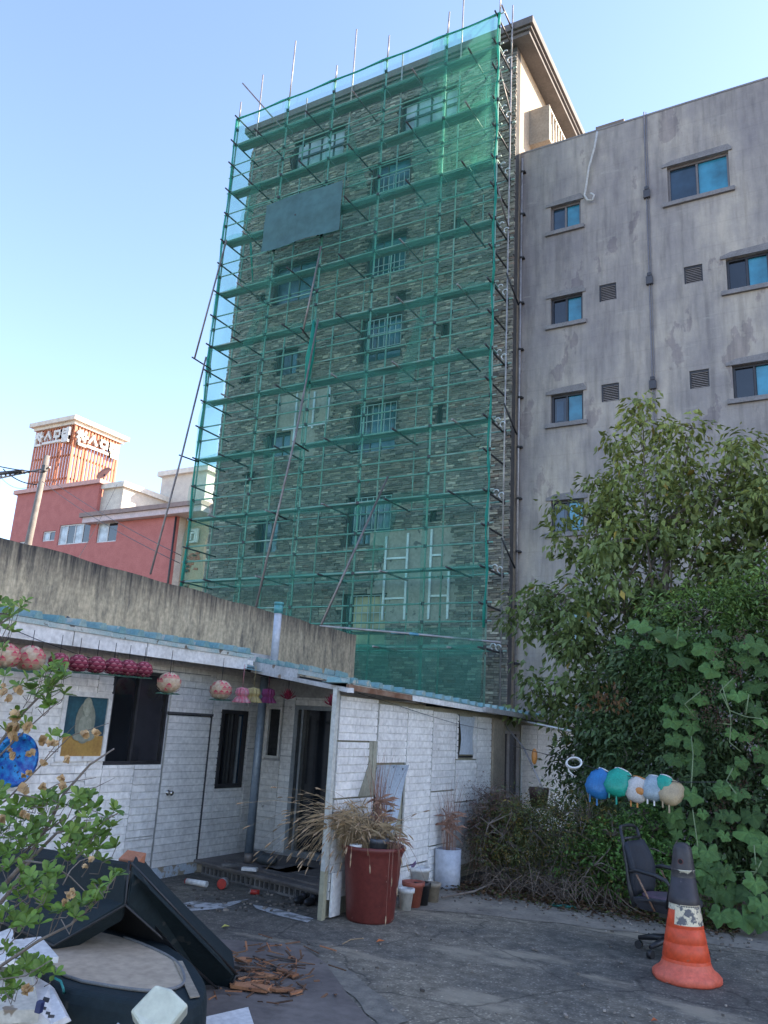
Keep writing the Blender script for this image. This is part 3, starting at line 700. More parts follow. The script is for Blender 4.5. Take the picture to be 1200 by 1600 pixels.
# balcony on the sunny side
mb = MB(); bx0, bx1, by0, by1, bz0, bz1 = XR+.002, -6.42, 19.2, 23.5, 18.35, 19.55
mb.box((bx0, by0, bz0), (bx1, by0+.12, bz1)); mb.box((bx0, by0+.12, bz0), (bx1, by1, bz0+.14)); mb.box((bx0, by1-.12, bz0+.14), (bx1, by1, bz1))
bal = mb.build('balcony', M('balcony_render', (.36, .31, .25), (.30, .26, .21), 2, .85, world=True), tower)
mb = MB()
for k in range(16): mb.box((bx1-.07, by0+.16+k*.26, bz0+.14), (bx1-.02, by0+.21+k*.26, bz1-.06))
mb.box((bx1-.08, by0+.12, bz1-.06), (bx1-.01, by1-.12, bz1)); mb.build('balusters', M('pale_rail', (.55, .5, .42), None, 3, .6), bal)

# ================================================================== GREY CONCRETE BUILDING
YC = 18.5; CX0, CX1, CZ = -7.01, 40.0, 17.52  # unseen right end drawn out so the block shades the yard
def conc_mat():
    mt, t, bs = newmat('streaked_grey_render'); co = coords(t, world=True)
    c = ramp(t, noise(t, coords(t, (1, 1, .5), True), .5, 9, .66), [(.38, (.22, .20, .205)), (.5, (.31, .28, .262)), (.62, (.45, .395, .335))])
    c = mix(t, c, ramp(t, noise(t, coords(t, (4.5, 4.5, .45), True), 1.2, 7, .65), [(.36, .80), (.5, 1.0), (.68, 1.13)]), 1, 'MULTIPLY')
    # damp dark patches with crisp borders
    d = ramp(t, noise(t, coords(t, (1.6, 1.6, .8), True), .62, 8, .6), [(.585, 0.0), (.605, .85)])
    c = mix(t, c, mix(t, c, (.68, .66, .72), 1, 'MULTIPLY'), d)
    l = ramp(t, noise(t, coords(t, (.9, .9, 4.5), True), .9, 6, .7), [(.60, 0.0), (.70, .55)])
    c = mix(t, c, (.40, .375, .34), l)
    wv = nd(t, 'ShaderNodeTexWave', wave_type='BANDS', bands_direction='Z'); wv.inputs['Scale'].default_value = .52; wv.inputs['Distortion'].default_value = .25; wv.inputs['Detail'].default_value = 3
    t.links.new(co, wv.inputs['Vector']); ln = ramp(t, wv.outputs['Fac'], [(.0, .80), (.012, 1.0)])
    c = mix(t, c, ln, .3, 'MULTIPLY')
    t.links.new(c, bs.inputs['Base Color']); bs.inputs['Roughness'].default_value = .9
    bump(t, bs, noise(t, co, 9, 8, .7), .45, .03); return mt
m_conc = conc_mat()
cb_ = thing('concrete_building', 'weathered grey concrete apartment block with small sliding windows on the right', 'building', (2, 24, 0))
CW = [(-3.11, -1.67, 14.76, 15.80), (-6.14, -5.32, 14.78, 15.55), (-6.13, -5.29, 12.02, 12.80), (-6.12, -5.29, 9.30, 10.08), (-1.87, -.95, 12.02, 12.86), (-1.87, -.93, 9.30, 10.12),
      (-1.87, -.95, 6.5, 7.3), (-6.11, -5.29, 6.5, 7.3), (-6.05, -5.3, 3.85, 4.62), (1.5, 2.5, 14.76, 15.8), (1.5, 2.5, 12, 12.86), (1.5, 2.5, 9.3, 10.1), (1.5, 2.5, 6.5, 7.3)]+[(x, x+1.0, z, z+.85) for x in (5.5, 9.5, 13.5, 17.5) for z in (14.8, 12.05, 9.3, 6.5)]
CV = [(-4.86, -4.43, 12.41, 12.88), (-4.84, -4.41, 9.69, 10.15), (-2.81, -2.39, 12.42, 12.88), (-2.79, -2.36, 9.70, 10.15), (-4.84, -4.41, 6.9, 7.35), (-2.79, -2.36, 6.9, 7.35)]
mb = MB(); wall_with_holes(mb, (0, YC, 0), (1, 0, 0), (0, -1, 0), CX0, CX1, 0, CZ, CW+CV, .25); mb.build('front_wall', m_conc, cb_)
MB().box((CX0, YC+.26, 0), (CX0+.2, 34, CZ)).box((CX1-.2, YC+.26, 0), (CX1, 34, CZ)).box((CX0+.2, 33.8, 0), (CX1-.2, 34, CZ)).box((CX0+.2, YC+.26, CZ-.9), (CX1-.2, 33.7, CZ-.7)).build('other_walls', m_conc, cb_)
mb = MB()
for k in range(6): mb.box((CX0+.2, YC+.26, 1.9+2.72*k), (CX1-.2, 33.7, 2.1+2.72*k))
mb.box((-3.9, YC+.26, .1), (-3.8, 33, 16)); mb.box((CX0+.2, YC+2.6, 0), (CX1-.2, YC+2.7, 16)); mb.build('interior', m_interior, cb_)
m_sill = M('sill_concrete', (.25, .235, .24), (.19, .18, .185), 3, .9, world=True, bp=.3)
m_frame_c = M('brown_black_frame', (.035, .035, .045), None, 4, .45)
oC = ((0, YC, 0), (1, 0, 0), (0, -1, 0))
for i, R_ in enumerate(CW):
    a, b, c_, d = R_; mf = M('grey_brown_frame', (.18, .16, .16), None, 4, .45) if i < 2 else m_frame_c
    w = window(cb_, *oC, R_, .055, .08, mf, [m_glass_slate if i < 2 else m_glass_dark, m_glass_blue], (.48,), .09)
    if i == 3 or i == 7: MB().box((a+.12, YC+.118, c_+.1), (a+.3, YC+.124, d-.15)).build('curtain', m_glass_slate, w)
    MB().box((a-.13, YC-.07, c_-.115), (b+.1, YC+.06, c_-.003)).build('window_sill', m_sill, cb_, bevel=.006)
    mb = MB(); mb.box((a-.12, YC-.035, d+.003), (b+.08, YC+.04, d+.085)); mb.prism([(a-.12, YC-.012, d+.085), (b+.08, YC-.012, d+.085), (b+.0, YC-.012, d+.2), (a+.1, YC-.012, d+.16)], (0, .02, 0)); mb.build('lintel', m_sill, cb_)
for R_ in CV:
    a, b, c_, d = R_; mb = MB(); n = 9
    for k in range(n):
        z = c_+.04+(d-c_-.10)*k/(n-1); mb.add([(a+.03, YC+.05, z), (b-.03, YC+.05, z), (b-.03, YC+.10, z+.03), (a+.03, YC+.10, z+.03)], [(0, 1, 2, 3)]); mb.box((a+.03, YC+.045, z-.006), (b-.03, YC+.052, z+.006))
    v = mb.build('louvre', M('louvre_slat', (.36, .32, .31), None, 4, .5), cb_)
    MB().box((a, YC+.10, c_), (b, YC+.12, d)).box((a, YC+.03, c_), (a+.03, YC+.1, d)).box((b-.03, YC+.03, c_), (b, YC+.1, d)).box((a+.03, YC+.03, d-.05), (b-.03, YC+.1, d)).build('vent_frame', m_frame_c, v)
# roof edge details
MB().box((CX0, YC-.012, CZ), (CX1, YC+.3, CZ+.05)).build('coping', m_sill, cb_)
MB().box((-4.9, YC+.02, CZ+.05), (-4.15, YC+.25, CZ+.16)).build('roof_block', M('brown_ledge', (.23, .18, .15), None, 3, .8), cb_)
MB().box((-5.6, YC+1.0, CZ), (-5.5, YC+1.1, CZ+.5)).box((-5.4, YC+1.0, CZ), (-5.35, YC+1.05, CZ+.4)).build('roof_post', m_white, cb_)
# conduit with junction boxes
mb = MB().tube([(-3.62, YC-.03, CZ+.12), (-3.62, YC-.03, 1)], .016, 8).tube([(-3.57, YC-.025, CZ+.1), (-3.57, YC-.025, 1)], .010, 6)
co_ = thing('conduit', 'thin grey conduit with three junction boxes running down the concrete wall', 'pipe', (-3.6, YC-.03, 1)); mb.build('pipe', M('conduit_grey', (.20, .19, .21), None, 4, .5, world=True), co_)
for z in (15.15, 12.7, 9.93, 7.2): MB().box((-3.69, YC-.09, z-.11), (-3.53, YC-.002, z+.11)).box((-3.66, YC-.1, z+.11), (-3.56, YC-.01, z+.2)).build('junction_box', M('dark_box', (.07, .07, .085), None, 4, .6), co_, bevel=.01)
dp = thing('drainpipe', 'slim grey drainpipe on the corner between the brick tower and the concrete block', 'pipe', (-6.93, YC-.1, 1))
MB().tube([(-6.93, YC-.09, 17.3), (-6.93, YC-.09, .5)], .028, 10).build('pipe', m_steelL, dp)
for k in range(12): MB().box((-6.96, YC-.11, 2+1.35*k), (-6.84, YC, 2.04+1.35*k)).tube([(-6.93, YC-.09, 1.99+1.35*k), (-6.93, YC-.09, 2.05+1.35*k)], .036, 10).build('bracket', m_dark, dp)
wd = [at(x, y, 1, YC-.1) for x, y in ((933, 206), (929, 230), (920, 262), (916, 290), (913, 305), (918, 313), (926, 313), (928, 305), (923, 302))]
hs = MB().tube(wd, .028, 10).build('flexible_duct', M('pale_duct', (.55, .54, .52), (.42, .41, .40), 20, .6, bp=.4)); tag(hs, 'pale flexible duct hanging over the concrete parapet and curling at its end', 'duct')

# ================================================================== SCAFFOLD
SX = [-16.15, -14.12, -12.38, -10.56, -8.60, -7.02]; YO, YI = 16.78, 17.68
Z0 = 19.80                                  # top rail
decks = [Z0-1.8*i for i in range(1, 11)]    # ten lifts; first deck just under the cornice
decks = [Z0-1.8*i for i in range(0, 10)]
topz = {0: (20.7, 21.9)}
sc = thing('scaffold', 'tall tube scaffold with ten lifts of green walk boards before the brick tower', 'scaffold', (-11.6, 17.2, 0))
m_green = M('green_painted_pipe', (.15, .34, .27), (.26, .38, .33), 2, .5, metal=.2, world=True, spots=(6, .66, (.14, .10, .08)))
# net sags show: the top net rail is one lift above the first deck
RAIL = Z0+.95
out_top = [at(383, 157, 1, YO).z, at(471, 60, 1, YO).z, at(527, 102, 1, YO).z, at(610, 55, 1, YO).z, at(704, 18, 1, YO).z, at(786, 2, 1, YO).z+.8]
in_top = [at(411, 117, 1, YI).z, at(484, 152, 1, YI).z, at(559, 45, 1, YI).z, at(626, 84, 1, YI).z, at(719, 0, 1, YI).z+.3, at(803, 8, 1, YI).z]
for i, x in enumerate(SX):
    MB().tube([(x-.12 if i == 0 else x, YO, .0), (x, YO, 8), (x, YO, RAIL+.1)], .0245, 8).build('standard', m_green, sc)
    MB().tube([(x, YO, RAIL+.1), (x+RNG.uniform(-.03, .03), YO, max(out_top[i], RAIL+.4))], .023, 8).build('standard_top', m_steelL, sc)
    MB().tube([(x, YI, .0), (x, YI, RAIL-.6)], .0245, 8).build('standard', m_steelL if i == 5 else m_green, sc)
    MB().tube([(x, YI, RAIL-.6), (x+RNG.uniform(-.03, .03), YI, in_top[i])], .023, 8).build('standard_top', m_steelL, sc)
m_board_g = M('green_walk_board', (.15, .27, .235), (.20, .32, .28), 3, .65, world=True, orand=.25)
m_edge = M('pale_board_edge', (.22, .36, .32), (.34, .42, .38), 5, .6, world=True)
for li, z in enumerate(decks):
    for (y, zz, mt_) in ((YO-.03, z-.03, m_edge), (YI+.03, z-.03, m_green), (YO-.03, z+.54, m_green), (YO-.03, z+.97, m_green)):
        if li == 0 and zz > z and zz < z+.6: continue
        MB().tube([(SX[0]-.12, y, zz), (SX[-1]+.14, y, zz+RNG.uniform(-.02, .02))], .0215, 6).build('ledger', mt_, sc)
    for b in range(5):
        x0, x1 = SX[b], SX[b+1]; half = (x0+x1)/2
        for (p, q) in ((x0+.015, half-.01), (half+.01, x1-.015)):
            for (ya, yb) in ((YO+.05, YO+.20), (YO+.215, YO+.37)):
                MB().box((p, ya, z+.0), (q, yb, z+.035)).build('walk_board', m_board_g, sc)
        xm = half+RNG.uniform(-.08, .08); L = RNG.uniform(.28, .42)
        MB().tube([(xm, YO-L, z-.055), (xm+.02, YI+.12, z-.05)], .0245, 8).build('putlog', m_dark if RNG.random() < .7 else m_steel, sc)
    for i, x in ((0, SX[0]), (5, SX[5])):
        for dz in (0, .97):
            L = RNG.uniform(.2, .35); MB().tube([(x+(.05 if i == 0 else -.05), YO-L, z-.05+dz), (x+(.05 if i == 0 else -.05), YI+.22, z-.05+dz)], .0245, 8).build('putlog', m_dark, sc)
# upper part of inner row: short stubs seen between the ledgers
cpl = MB(); cw = MB()
for z in decks:
    for x in SX:
        for dz in (-.03, .54, .97): cpl.rbox((x, YO-.03, z+dz), (.075, .085, .075), (0, 0, .3))
        cpl.rbox((x, YI+.03, z-.03), (.075, .085, .075), (0, 0, .3))
    for (yy, dx) in ((YO+.35, .03), (YO+.62, .05)):
        ring = [Vector((SX[5]+dx+.07*math.cos(a*.55), yy+.02*a*.3, z+.03+.07*math.sin(a*.55))) for a in range(9)]
        cw.tube(ring, .016, 6)
cpl.build('couplers', m_dark, sc, kind='stuff'); cw.build('white_clamps', M('white_clamp', (.7, .7, .72), None, 4, .35, metal=.3), sc, kind='stuff')
# wall-side verticals between decks (short inner posts in mid bays)
for li, z in enumerate(decks[1:]):
    for b in (0, 1, 2, 3, 4):
        if RNG.random() < .75:
            x = SX[b]+(SX[b+1]-SX[b])*.52; MB().tube([(x, YI+.05, z-.06), (x, YI+.05, z+1.55)], .018, 6).build('inner_post', m_green, sc)
# raking struts that prop the scaffold from the front
m_strut = M('brown_grey_pipe', (.26, .23, .22), (.17, .14, .13), 3, .5, metal=.4, world=True)
def P(x, y, Y): return at(x, y, 1, Y)
struts = [[P(354, 375, 16.6), P(304, 560, 16.0)], [P(322, 558, 16.3), P(284, 712, 15.3), P(235, 897, 14.2)], [P(502, 385, 16.6), P(473, 520, 16.1)], [P(497, 500, 16.6), P(462, 680, 15.6), P(400, 948, 14.2)], [P(606, 745, 16.6), P(502, 976, 14.2)],
          [P(352, 330, 16.7), P(349, 400, 16.7)]]
for s_ in struts[:5]: MB().tube(s_, .026, 8).build('raking_strut', m_strut, sc)
for (a, b) in (((300, 558), (330, 577)), ((280, 711), (310, 722)), ((470, 512), (487, 534)), ((458, 690), (482, 705)), ((425, 800), (448, 812))):
    MB().tube([P(*a, 15.9), P(*b, 16.75)], .022, 8).build('strut_tie', m_dark, sc)
hp = [P(500, 978, 16.3), P(640, 990, 16.6), P(782, 1004, 16.72)]
MB().tube(hp, .027, 8).build('tie_pipe', m_steelL, sc)
for a, b in (((612, 988), (632, 990)), ((640, 990), (655, 992))):
    MB().tube([P(*a, 16.55), P(*b, 16.62)], .034, 8).build('blue_tape', M('blue_tape', (.12, .36, .48), None, 5, .5), sc)
# braces at the crown
MB().tube([P(379, 130, 16.6), P(460, 222, 17.3)], .024, 8).build('brace', m_strut, sc)
MB().tube([P(784, 8, 16.7), P(800, 45, 17.7)], .024, 8).build('brace', m_strut, sc)
for z in decks[:4:2]:
    MB().tube([(SX[5], YO, z-.75), (SX[5]+.02, YI, z-1.6)], .022, 8).build('brace', m_strut, sc)
for z in (9.6, 13.2, 6.2):
    MB().tube([(SX[5]+.05, YI-.2, z), (SX[5]+.15, YI+.45, z-.6)], .024, 8).build('wall_tie', m_dark, sc)

# ------------------------------------------------------------------ NETTING
def net_mat(name, dens, lo=.8, hi=1.25, col=(.13, .44, .35)):
    mt, t, bs = newmat(name); co = coords(t, world=True)
    bs.inputs['Base Color'].default_value = (*col, 1); bs.inputs['Roughness'].default_value = .6
    tl = nd(t, 'ShaderNodeBsdfTranslucent'); tl.inputs['Color'].default_value = (*col, 1)
    m1 = nd(t, 'ShaderNodeMixShader'); m1.inputs[0].default_value = .5
    t.links.new(bs.outputs[0], m1.inputs[1]); t.links.new(tl.outputs[0], m1.inputs[2])
    tp = nd(t, 'ShaderNodeBsdfTransparent'); tp.inputs['Color'].default_value = (.84, .97, .935, 1)
    m2 = nd(t, 'ShaderNodeMixShader')
    nz = noise(t, coords(t, (1, 1, .35), True), 1.1, 6, .6)
    fr = nd(t, 'ShaderNodeMapRange'); t.links.new(nz, fr.inputs[0]); fr.inputs[1].default_value = .3; fr.inputs[2].default_value = .7
    fr.inputs[3].default_value = dens*lo; fr.inputs[4].default_value = dens*hi
    t.links.new(fr.outputs[0], m2.inputs[0]); t.links.new(tp.outputs[0], m2.inputs[1]); t.links.new(m1.outputs[0], m2.inputs[2])
    t.links.new(m2.outputs[0], t.nodes['Material Output'].inputs['Surface']); return mt
m_net = net_mat('green_net', .165); m_net2 = net_mat('green_net_dense', .19, .4, 1.5); m_netband = net_mat('green_net_hem', .8, .9, 1.1, (.03, .38, .30))
net = thing('safety_net', 'translucent green safety netting hung over the front of the scaffold', 'netting', (-11.6, 16.7, 2))
def sheet(fn, nu, nv, name, mat, parent):
    mb = MB(); V = [fn(i/nu, j/nv) for i in range(nu+1) for j in range(nv+1)]
    mb.add(V, [(i*(nv+1)+j, (i+1)*(nv+1)+j, (i+1)*(nv+1)+j+1, i*(nv+1)+j+1) for i in range(nu) for j in range(nv)], 1, True)
    return mb.build(name, mat, parent)
def nrip(x, z): return .03*math.sin(x*2.1+z*.7)+.02*math.sin(z*3.4+x)+.015*math.sin(x*9+z*1.3)
for b in range(5):
    x0, x1 = SX[b], SX[b+1]
    def f(u_, v_, x0=x0, x1=x1):
        x = x0+(x1-x0)*u_; z = 1.6+(RAIL-1.6)*v_; sag = .045*math.sin(math.pi*u_)*v_**8
        return (x, YO-.085+nrip(x, z), z-sag)
    sheet(f, 8, 60, 'net_panel', m_net, net)
for x in SX[1:5]:
    def f(u_, v_, x=x):
        z = 1.6+(RAIL-1.6)*v_; xx = x-.05+(.10+.05*math.sin(z*1.7+x))*u_; return (xx, YO-.095+nrip(xx, z), z)
    sheet(f, 2, 60, 'net_seam', m_net2, net)
for li, z_ in enumerate(decks):
    def f(u_, v_, z_=z_):
        x = SX[0]+(SX[5]-SX[0])*u_; z = z_-.25+(.22+.10*math.sin(x*1.3+z_))*v_+.04*math.sin(x*2.2+z_*3); return (x, YO-.10+nrip(x, z), z)
    sheet(f, 50, 2, 'net_overlap', m_net2, net)
for (x, z, w, h, sl) in ((-14.8, 12.0, .5, 1.6, .6), (-11.2, 16.5, .6, 2.2, -.5), (-9.4, 10.2, .5, 2.0, .5), (-13.2, 7.6, .6, 1.7, -.4), (-7.9, 14.0, .4, 2.4, .3), (-15.3, 16.5, .5, 1.8, .4), (-10.0, 5.6, .6, 1.5, .6)):
    def f(u_, v_, x=x, z=z, w=w, h=h, sl=sl): return (x+w*(u_-.5)*(1-.6*v_)+sl*v_, YO-.11+nrip(x+u_*w, z+v_*h), z+h*v_)
    sheet(f, 4, 10, 'net_fold', m_net2, net)
# return on the left end, slack and flared
def f(u_, v_):
    z = 3.0+(RAIL-3.0)*v_; w = abs(math.sin(z*1.75)); return (SX[0]-.05-.18*w*(1-v_)-.03*math.sin(z*5), YO-.06+.92*u_, z)
sheet(f, 6, 80, 'side_net', m_net2, net)
def f(u_, v_): z = 15.2+(RAIL-.1-15.2)*v_; x = -9.2+2.15*u_-.5*math.sin(v_*4)*(1-u_)*.6; return (x, YO-.13+nrip(x+3, z*1.3), z)
sheet(f, 8, 30, 'doubled_net', m_net2, net)
def f(u_, v_): z = 2.0+2.0*v_; x = -12.0+4.95*u_; return (x, YO-.14+nrip(x*1.4, z), z)
sheet(f, 20, 10, 'lower_net', m_net2, net)
def f(u_, v_): z = 1.8+2.1*v_; x = -10.1+.75*u_+.1*math.sin(v_*5); return (x, YO-.2+.05*math.sin(u_*20), z)
sheet(f, 12, 10, 'net_scrap', m_net2, net)
mb = MB().tube([Vector((SX[0]+(SX[5]-SX[0])*i/30, YO-.09, RAIL-.05*abs(math.sin(i*math.pi/6)))) for i in range(31)], .03, 6); mb.build('top_hem', m_netband, net)
for (x, z0_, z1_) in ((SX[5], 12.5, RAIL), (SX[5], 4, 12.5), (SX[0], 5, RAIL)): MB().tube([Vector((x+.03*math.sin(z0_+i*1.3)+(.0 if x > -10 else -.02), YO-.07, z0_+(z1_-z0_)*i/20)) for i in range(21)], [.03+.012*math.sin(i*2.3) for i in range(21)], 6).build('side_hem', m_netband, net)
bn = [P(490, 500, 16.6), P(489, 530, 16.6), P(484, 560, 16.6), P(478, 603, 16.6)]
MB().tube(bn, [.02, .09, .12, .05], 8).build('bunched_net', m_netband, net)
bn = [P(391, 368, 17.6), P(393, 405, 17.6), P(395, 440, 17.6)]
MB().tube(bn, [.03, .035, .02], 6).build('bunched_net', m_netband, net)
bn = [P(328, 545, 16.9), P(326, 572, 16.9), P(329, 590, 16.9)]
MB().tube(bn, [.03, .07, .02], 6).build('bunched_net', m_netband, net)
# plain teal banner tied to the scaffold (nothing legible on it in the photograph)
def f(u_, v_): x = -14.42+2.75*u_; z = 15.25+1.62*v_-.02*math.sin(u_*9)*(1-v_); return (x, YO-.24+.03*math.sin(u_*7+v_*2)+.015*math.sin(v_*9), z)
ban = sheet(f, 16, 10, 'banner', M('teal_banner', (.045, .115, .125), (.055, .135, .14), .5, .8, world=True), None)
tag(ban, 'plain dark teal banner tied across the upper left of the scaffold', 'banner')

# ================================================================== RED MOTEL BUILDING far left
motel = thing('motel_building', 'pink-red painted building with slatted roof sign tower on the left', 'building', (-60, 55, 0))
m_pink = M('pink_red_render', (.47, .165, .145), (.41, .135, .12), 1.2, .85, world=True, bp=.4, bsc=6)
m_pw = M('cream_render', (.62, .58, .50), (.52, .48, .42), 1.5, .8, world=True)
YR = 50
mb = MB(); WR = [(-64.9, -60.6, 16.7, 18.65), (-59.6, -57.0, 16.6, 18.5), (-67.2, -65.4, 17.2, 18.2), (-70.6, -69.6, 16.3, 17.4)]
wall_with_holes(mb, (0, YR, 0), (1, 0, 0), (0, -1, 0), -72.1, -60.2, 0, 22.35, WR, .4)
mb.build('front_wall', m_pink, motel)
mb = MB(); wall_with_holes(mb, (0, YR, 0), (1, 0, 0), (0, -1, 0), -60.199, -49.9, 0, 18.4, WR, .4); mb.build('front_wall', m_pink, motel)
MB().box((-72.1, YR+.41, 0), (-71.7, 66, 22.3)).box((-60.5, YR+.41, 18.5), (-60.2, 66, 21.2)).box((-71.7, YR+.41, 21), (-60.5, 66, 21.3)).build('side_wall', m_pw, motel)
MB().box((-50.3, YR+.41, 0), (-49.9, 66, 18.4)).build('side_wall', m_pw, motel)
MB().box((-71.5, YR+.8, 12), (-50.5, YR+1.0, 18.2)).build('interior', m_interior, motel)
for i, R_ in enumerate(WR):
    window(motel, (0, YR, 0), (1, 0, 0), (0, -1, 0), R_, .12, .1, M('white_frame', (.6, .6, .6), None, 3, .5), [m_glass_pale, m_glass_dark]*2 if i == 0 else [m_glass_pale, m_glass_dark], (.25, .5, .75) if i == 0 else (.5,), .12)
MB().box((-72.4, YR-.3, 22.35), (-59.9, YR+.5, 22.75)).box((-60.3, YR+.5, 22.35), (-59.9, 60, 22.75)).build('coping', M('pink_coping', (.62, .36, .32), None, 3, .8, world=True), motel)
MB().box((-61.0, YR-.7, 18.42), (-46.5, YR+3, 18.95)).build('canopy_slab', M('pale_pink_slab', (.62, .5, .5), (.5, .42, .42), 2, .8, world=True), motel)
MB().box((-61.3, YR-.9, 18.95), (-46.4, YR+3.2, 19.35)).build('canopy_top', M('brown_slab', (.3, .22, .2), None, 3, .8), motel)
# white penthouses
MB().box((-60.2, YR+.5, 19.35), (-57.5, 60, 21.9)).build('stair_block', m_pw, motel)
MB().box((-60.2, YR+.2, 21.9), (-57.2, 60.5, 22.4)).build('block_coping', M('bright_cream', (.72, .68, .6), None, 3, .7), motel)
MB().box((-58.5, 56, 18.5), (-52.6, 68, 24.6)).build('penthouse', m_pw, motel)
MB().box((-58.8, 55.6, 24.6), (-52.2, 68.4, 25.1)).build('penthouse_coping', MATS['bright_cream'], motel)
# decorated beige wing seen through the net
MB().box((-49.89, YR+1.2, 0), (-40.5, YR+9, 18.4)).build('beige_wing', M('beige_wing_render', (.50, .36, .22), (.42, .31, .2), .8, .85, world=True), motel)
MB().box((-49.7, YR+.4, 18.45), (-40.3, YR+9.2, 19.3)).build('wing_slab', M('pale_pink_slab', (.62, .5, .5)), motel)
mb = MB(); r = random.Random(3)
for (x0, x1, z0, z1) in ((-49.5, -48.6, 10, 12.6), (-49.3, -47.9, 13.6, 15.3)):
    for k in range(26):
        x = r.uniform(x0, x1); z = r.uniform(z0, z1); mb.rbox((x, YR+1.16, z), (r.uniform(.3, .6), .08, r.uniform(.12, .22)), (0, r.uniform(-.15, .15), 0), r.uniform(.8, 1.2))
mb.build('terracotta_stones', M('terracotta', (.50, .13, .06), None, 3, .8, tint=True), motel)
def strokes(mb, segs, o, u, n, s, th, dp_, sy=1.0):
    for iq, (x0, y0, x1, y1) in enumerate(segs):
        a = Vector((x0, y0)); b = Vector((x1, y1)); d = (b-a); L = d.length; o_s = Vector(o)+Vector(n)*(.012*iq)
        if L < 1e-6: continue
        d.normalize(); pz = Vector((-d.y, d.x)); a = a-d*th/2; b = b+d*th/2
        c = [a-pz*th/2, b-pz*th/2, b+pz*th/2, a+pz*th/2]
        mb.prism([o_s+Vector(u)*(p.x*s)+Vector((0, 0, 1))*(p.y*s*sy) for p in c], Vector(n)*dp_)
HG = {'cha': [(.25, .99, .41, .99), (.08, .84, .58, .84), (.33, .84, .08, .5), (.33, .78, .58, .5), (.76, 1, .76, .36), (.76, .68, .97, .68), (.2, .34, .2, .05), (.2, .05, .85, .05)],
      'su': [(.5, .97, .15, .45), (.5, .9, .85, .45), (.05, .14, .95, .14)],
      'mo': [(.2, .93, .8, .93), (.8, .93, .8, .5), (.8, .5, .2, .5), (.2, .5, .2, .93), (.5, .5, .5, .15), (.05, .13, .95, .13)],
      'tel': [(.08, .97, .44, .97), (.08, .74, .42, .74), (.08, .5, .44, .5), (.08, .97, .08, .5), (.46, .74, .6, .74), (.62, 1, .62, .45), (.82, 1, .82, .45), (.2, .37, .82, .37), (.82, .37, .82, .21), (.2, .21, .82, .21), (.2, .21, .2, .03), (.2, .03, .85, .03)]}
mb = MB(); strokes(mb, [(.1, .9, .1, .1), (.1, .9, .7, .9), (.7, .9, .7, .1), (.7, .1, .1, .1), (.35, .3, .35, .7), (.35, .7, .55, .7), (.9, .9, .9, .1)], (-49.3, YR+1.1, 16.1), (1, 0, 0), (0, -1, 0), 1.3, .14, .2)
mb.build('wall_lettering', M('white_letter', (.75, .72, .66), None, 3, .5), motel)
mb = MB(); ring = [Vector((-45.9+.95*math.cos(a), YR+1.05, 14.6+.95*math.sin(a))) for a in [(-1.1+i*.3) for i in range(19)]]
mb.tube(ring, .12, 8); mb.tube([Vector((-46.0, YR+1.05, 14.9)), Vector((-46.0, YR+1.05, 13.3))], .12, 8); mb.tube([Vector((-46.4, YR+1.05, 13.3)), Vector((-45.6, YR+1.05, 13.3))], .12, 8)
mb.build('round_emblem', M('pale_green_sign', (.5, .6, .42), None, 3, .5), motel)
MB().tube([(-49.85, YR-.1, 18.3), (-49.85, YR-.1, 8)], .09, 8).build('downpipe', m_dark, motel)
# sign tower on the roof
sg = thing('sign_tower', 'orange slatted rooftop sign tower with white Hangul letters on two faces', 'sign', (-70.5, 55, 22.7))
TX0, TX1, TY0, TY1, TZ0, TZ1 = -73.6, -67.7, 52, 58.0, 22.9, 30.4
m_or = M('orange_slat', (.50, .17, .08), (.38, .12, .06), 2, .6, world=True)
n = 15
for k in range(n):
    x = TX0+(TX1-TX0)*k/(n-1); o = MB().box((x-.11, TY0, TZ0), (x+.11, TY0+.12, TZ1)).build('slat', m_or, sg)
    y = TY0+.25+(TY1-TY0-.3)*k/(n-1); MB().box((TX1-.06, y-.12, TZ0), (TX1+.06, y+.12, TZ1)).build('slat', m_or, sg)
    if k % 3 == 1:
        MB().box((x-.05, TY1, TZ0), (x+.05, TY1+.1, TZ1)).build('slat', m_or, sg); MB().box((TX0-.05, y-.05, TZ0), (TX0+.05, y+.05, TZ1)).build('slat', m_or, sg)
mb = MB()
for z in (24.3, 26.8, 29.8): mb.box((TX0, TY0+.21, z), (TX1-.12, TY0+.35, z+.2)); mb.box((TX1-.3, TY0+.36, z), (TX1-.12, TY1-.1, z+.2))
mb.build('rails', m_dark, sg)
mb = MB().box((TX0-.6, TY0-.6, TZ1+.0), (TX1+.6, TY1+.8, TZ1+.45)); mb.box((TX0-.25, TY0-.25, TZ1-.35), (TX1+.25, TY1+.4, TZ1-.002)); mb.build('crown', M('cream_crown', (.75, .66, .55), None, 2, .7), sg)
mt_l = M('white_letter', (.75, .72, .66), None, 3, .5)
for i, k in enumerate(('cha', 'su', 'mo', 'tel')):
    mb = MB(); strokes(mb, HG[k], (TX0+.25+i*1.42, TY0-.05, 28.2), (1, 0, 0), (0, -1, 0), 1.25, .17, .25, 1.15); mb.build('sign_letter', mt_l, sg)
    mb = MB(); strokes(mb, HG[k], (TX1+.15, TY0+.2+i*1.42, 28.0), (0, 1, 0), (1, 0, 0), 1.3, .17, .25, 1.15); mb.build('sign_letter', mt_l, sg)
dc = at(163, 741, 1, 50.6); Rd = Matrix.Rotation(rad(60), 3, 'X')
dsh = thing('satellite_dish', 'small orange-tinted satellite dish on the roof edge beside the sign tower', 'satellite dish', dc)
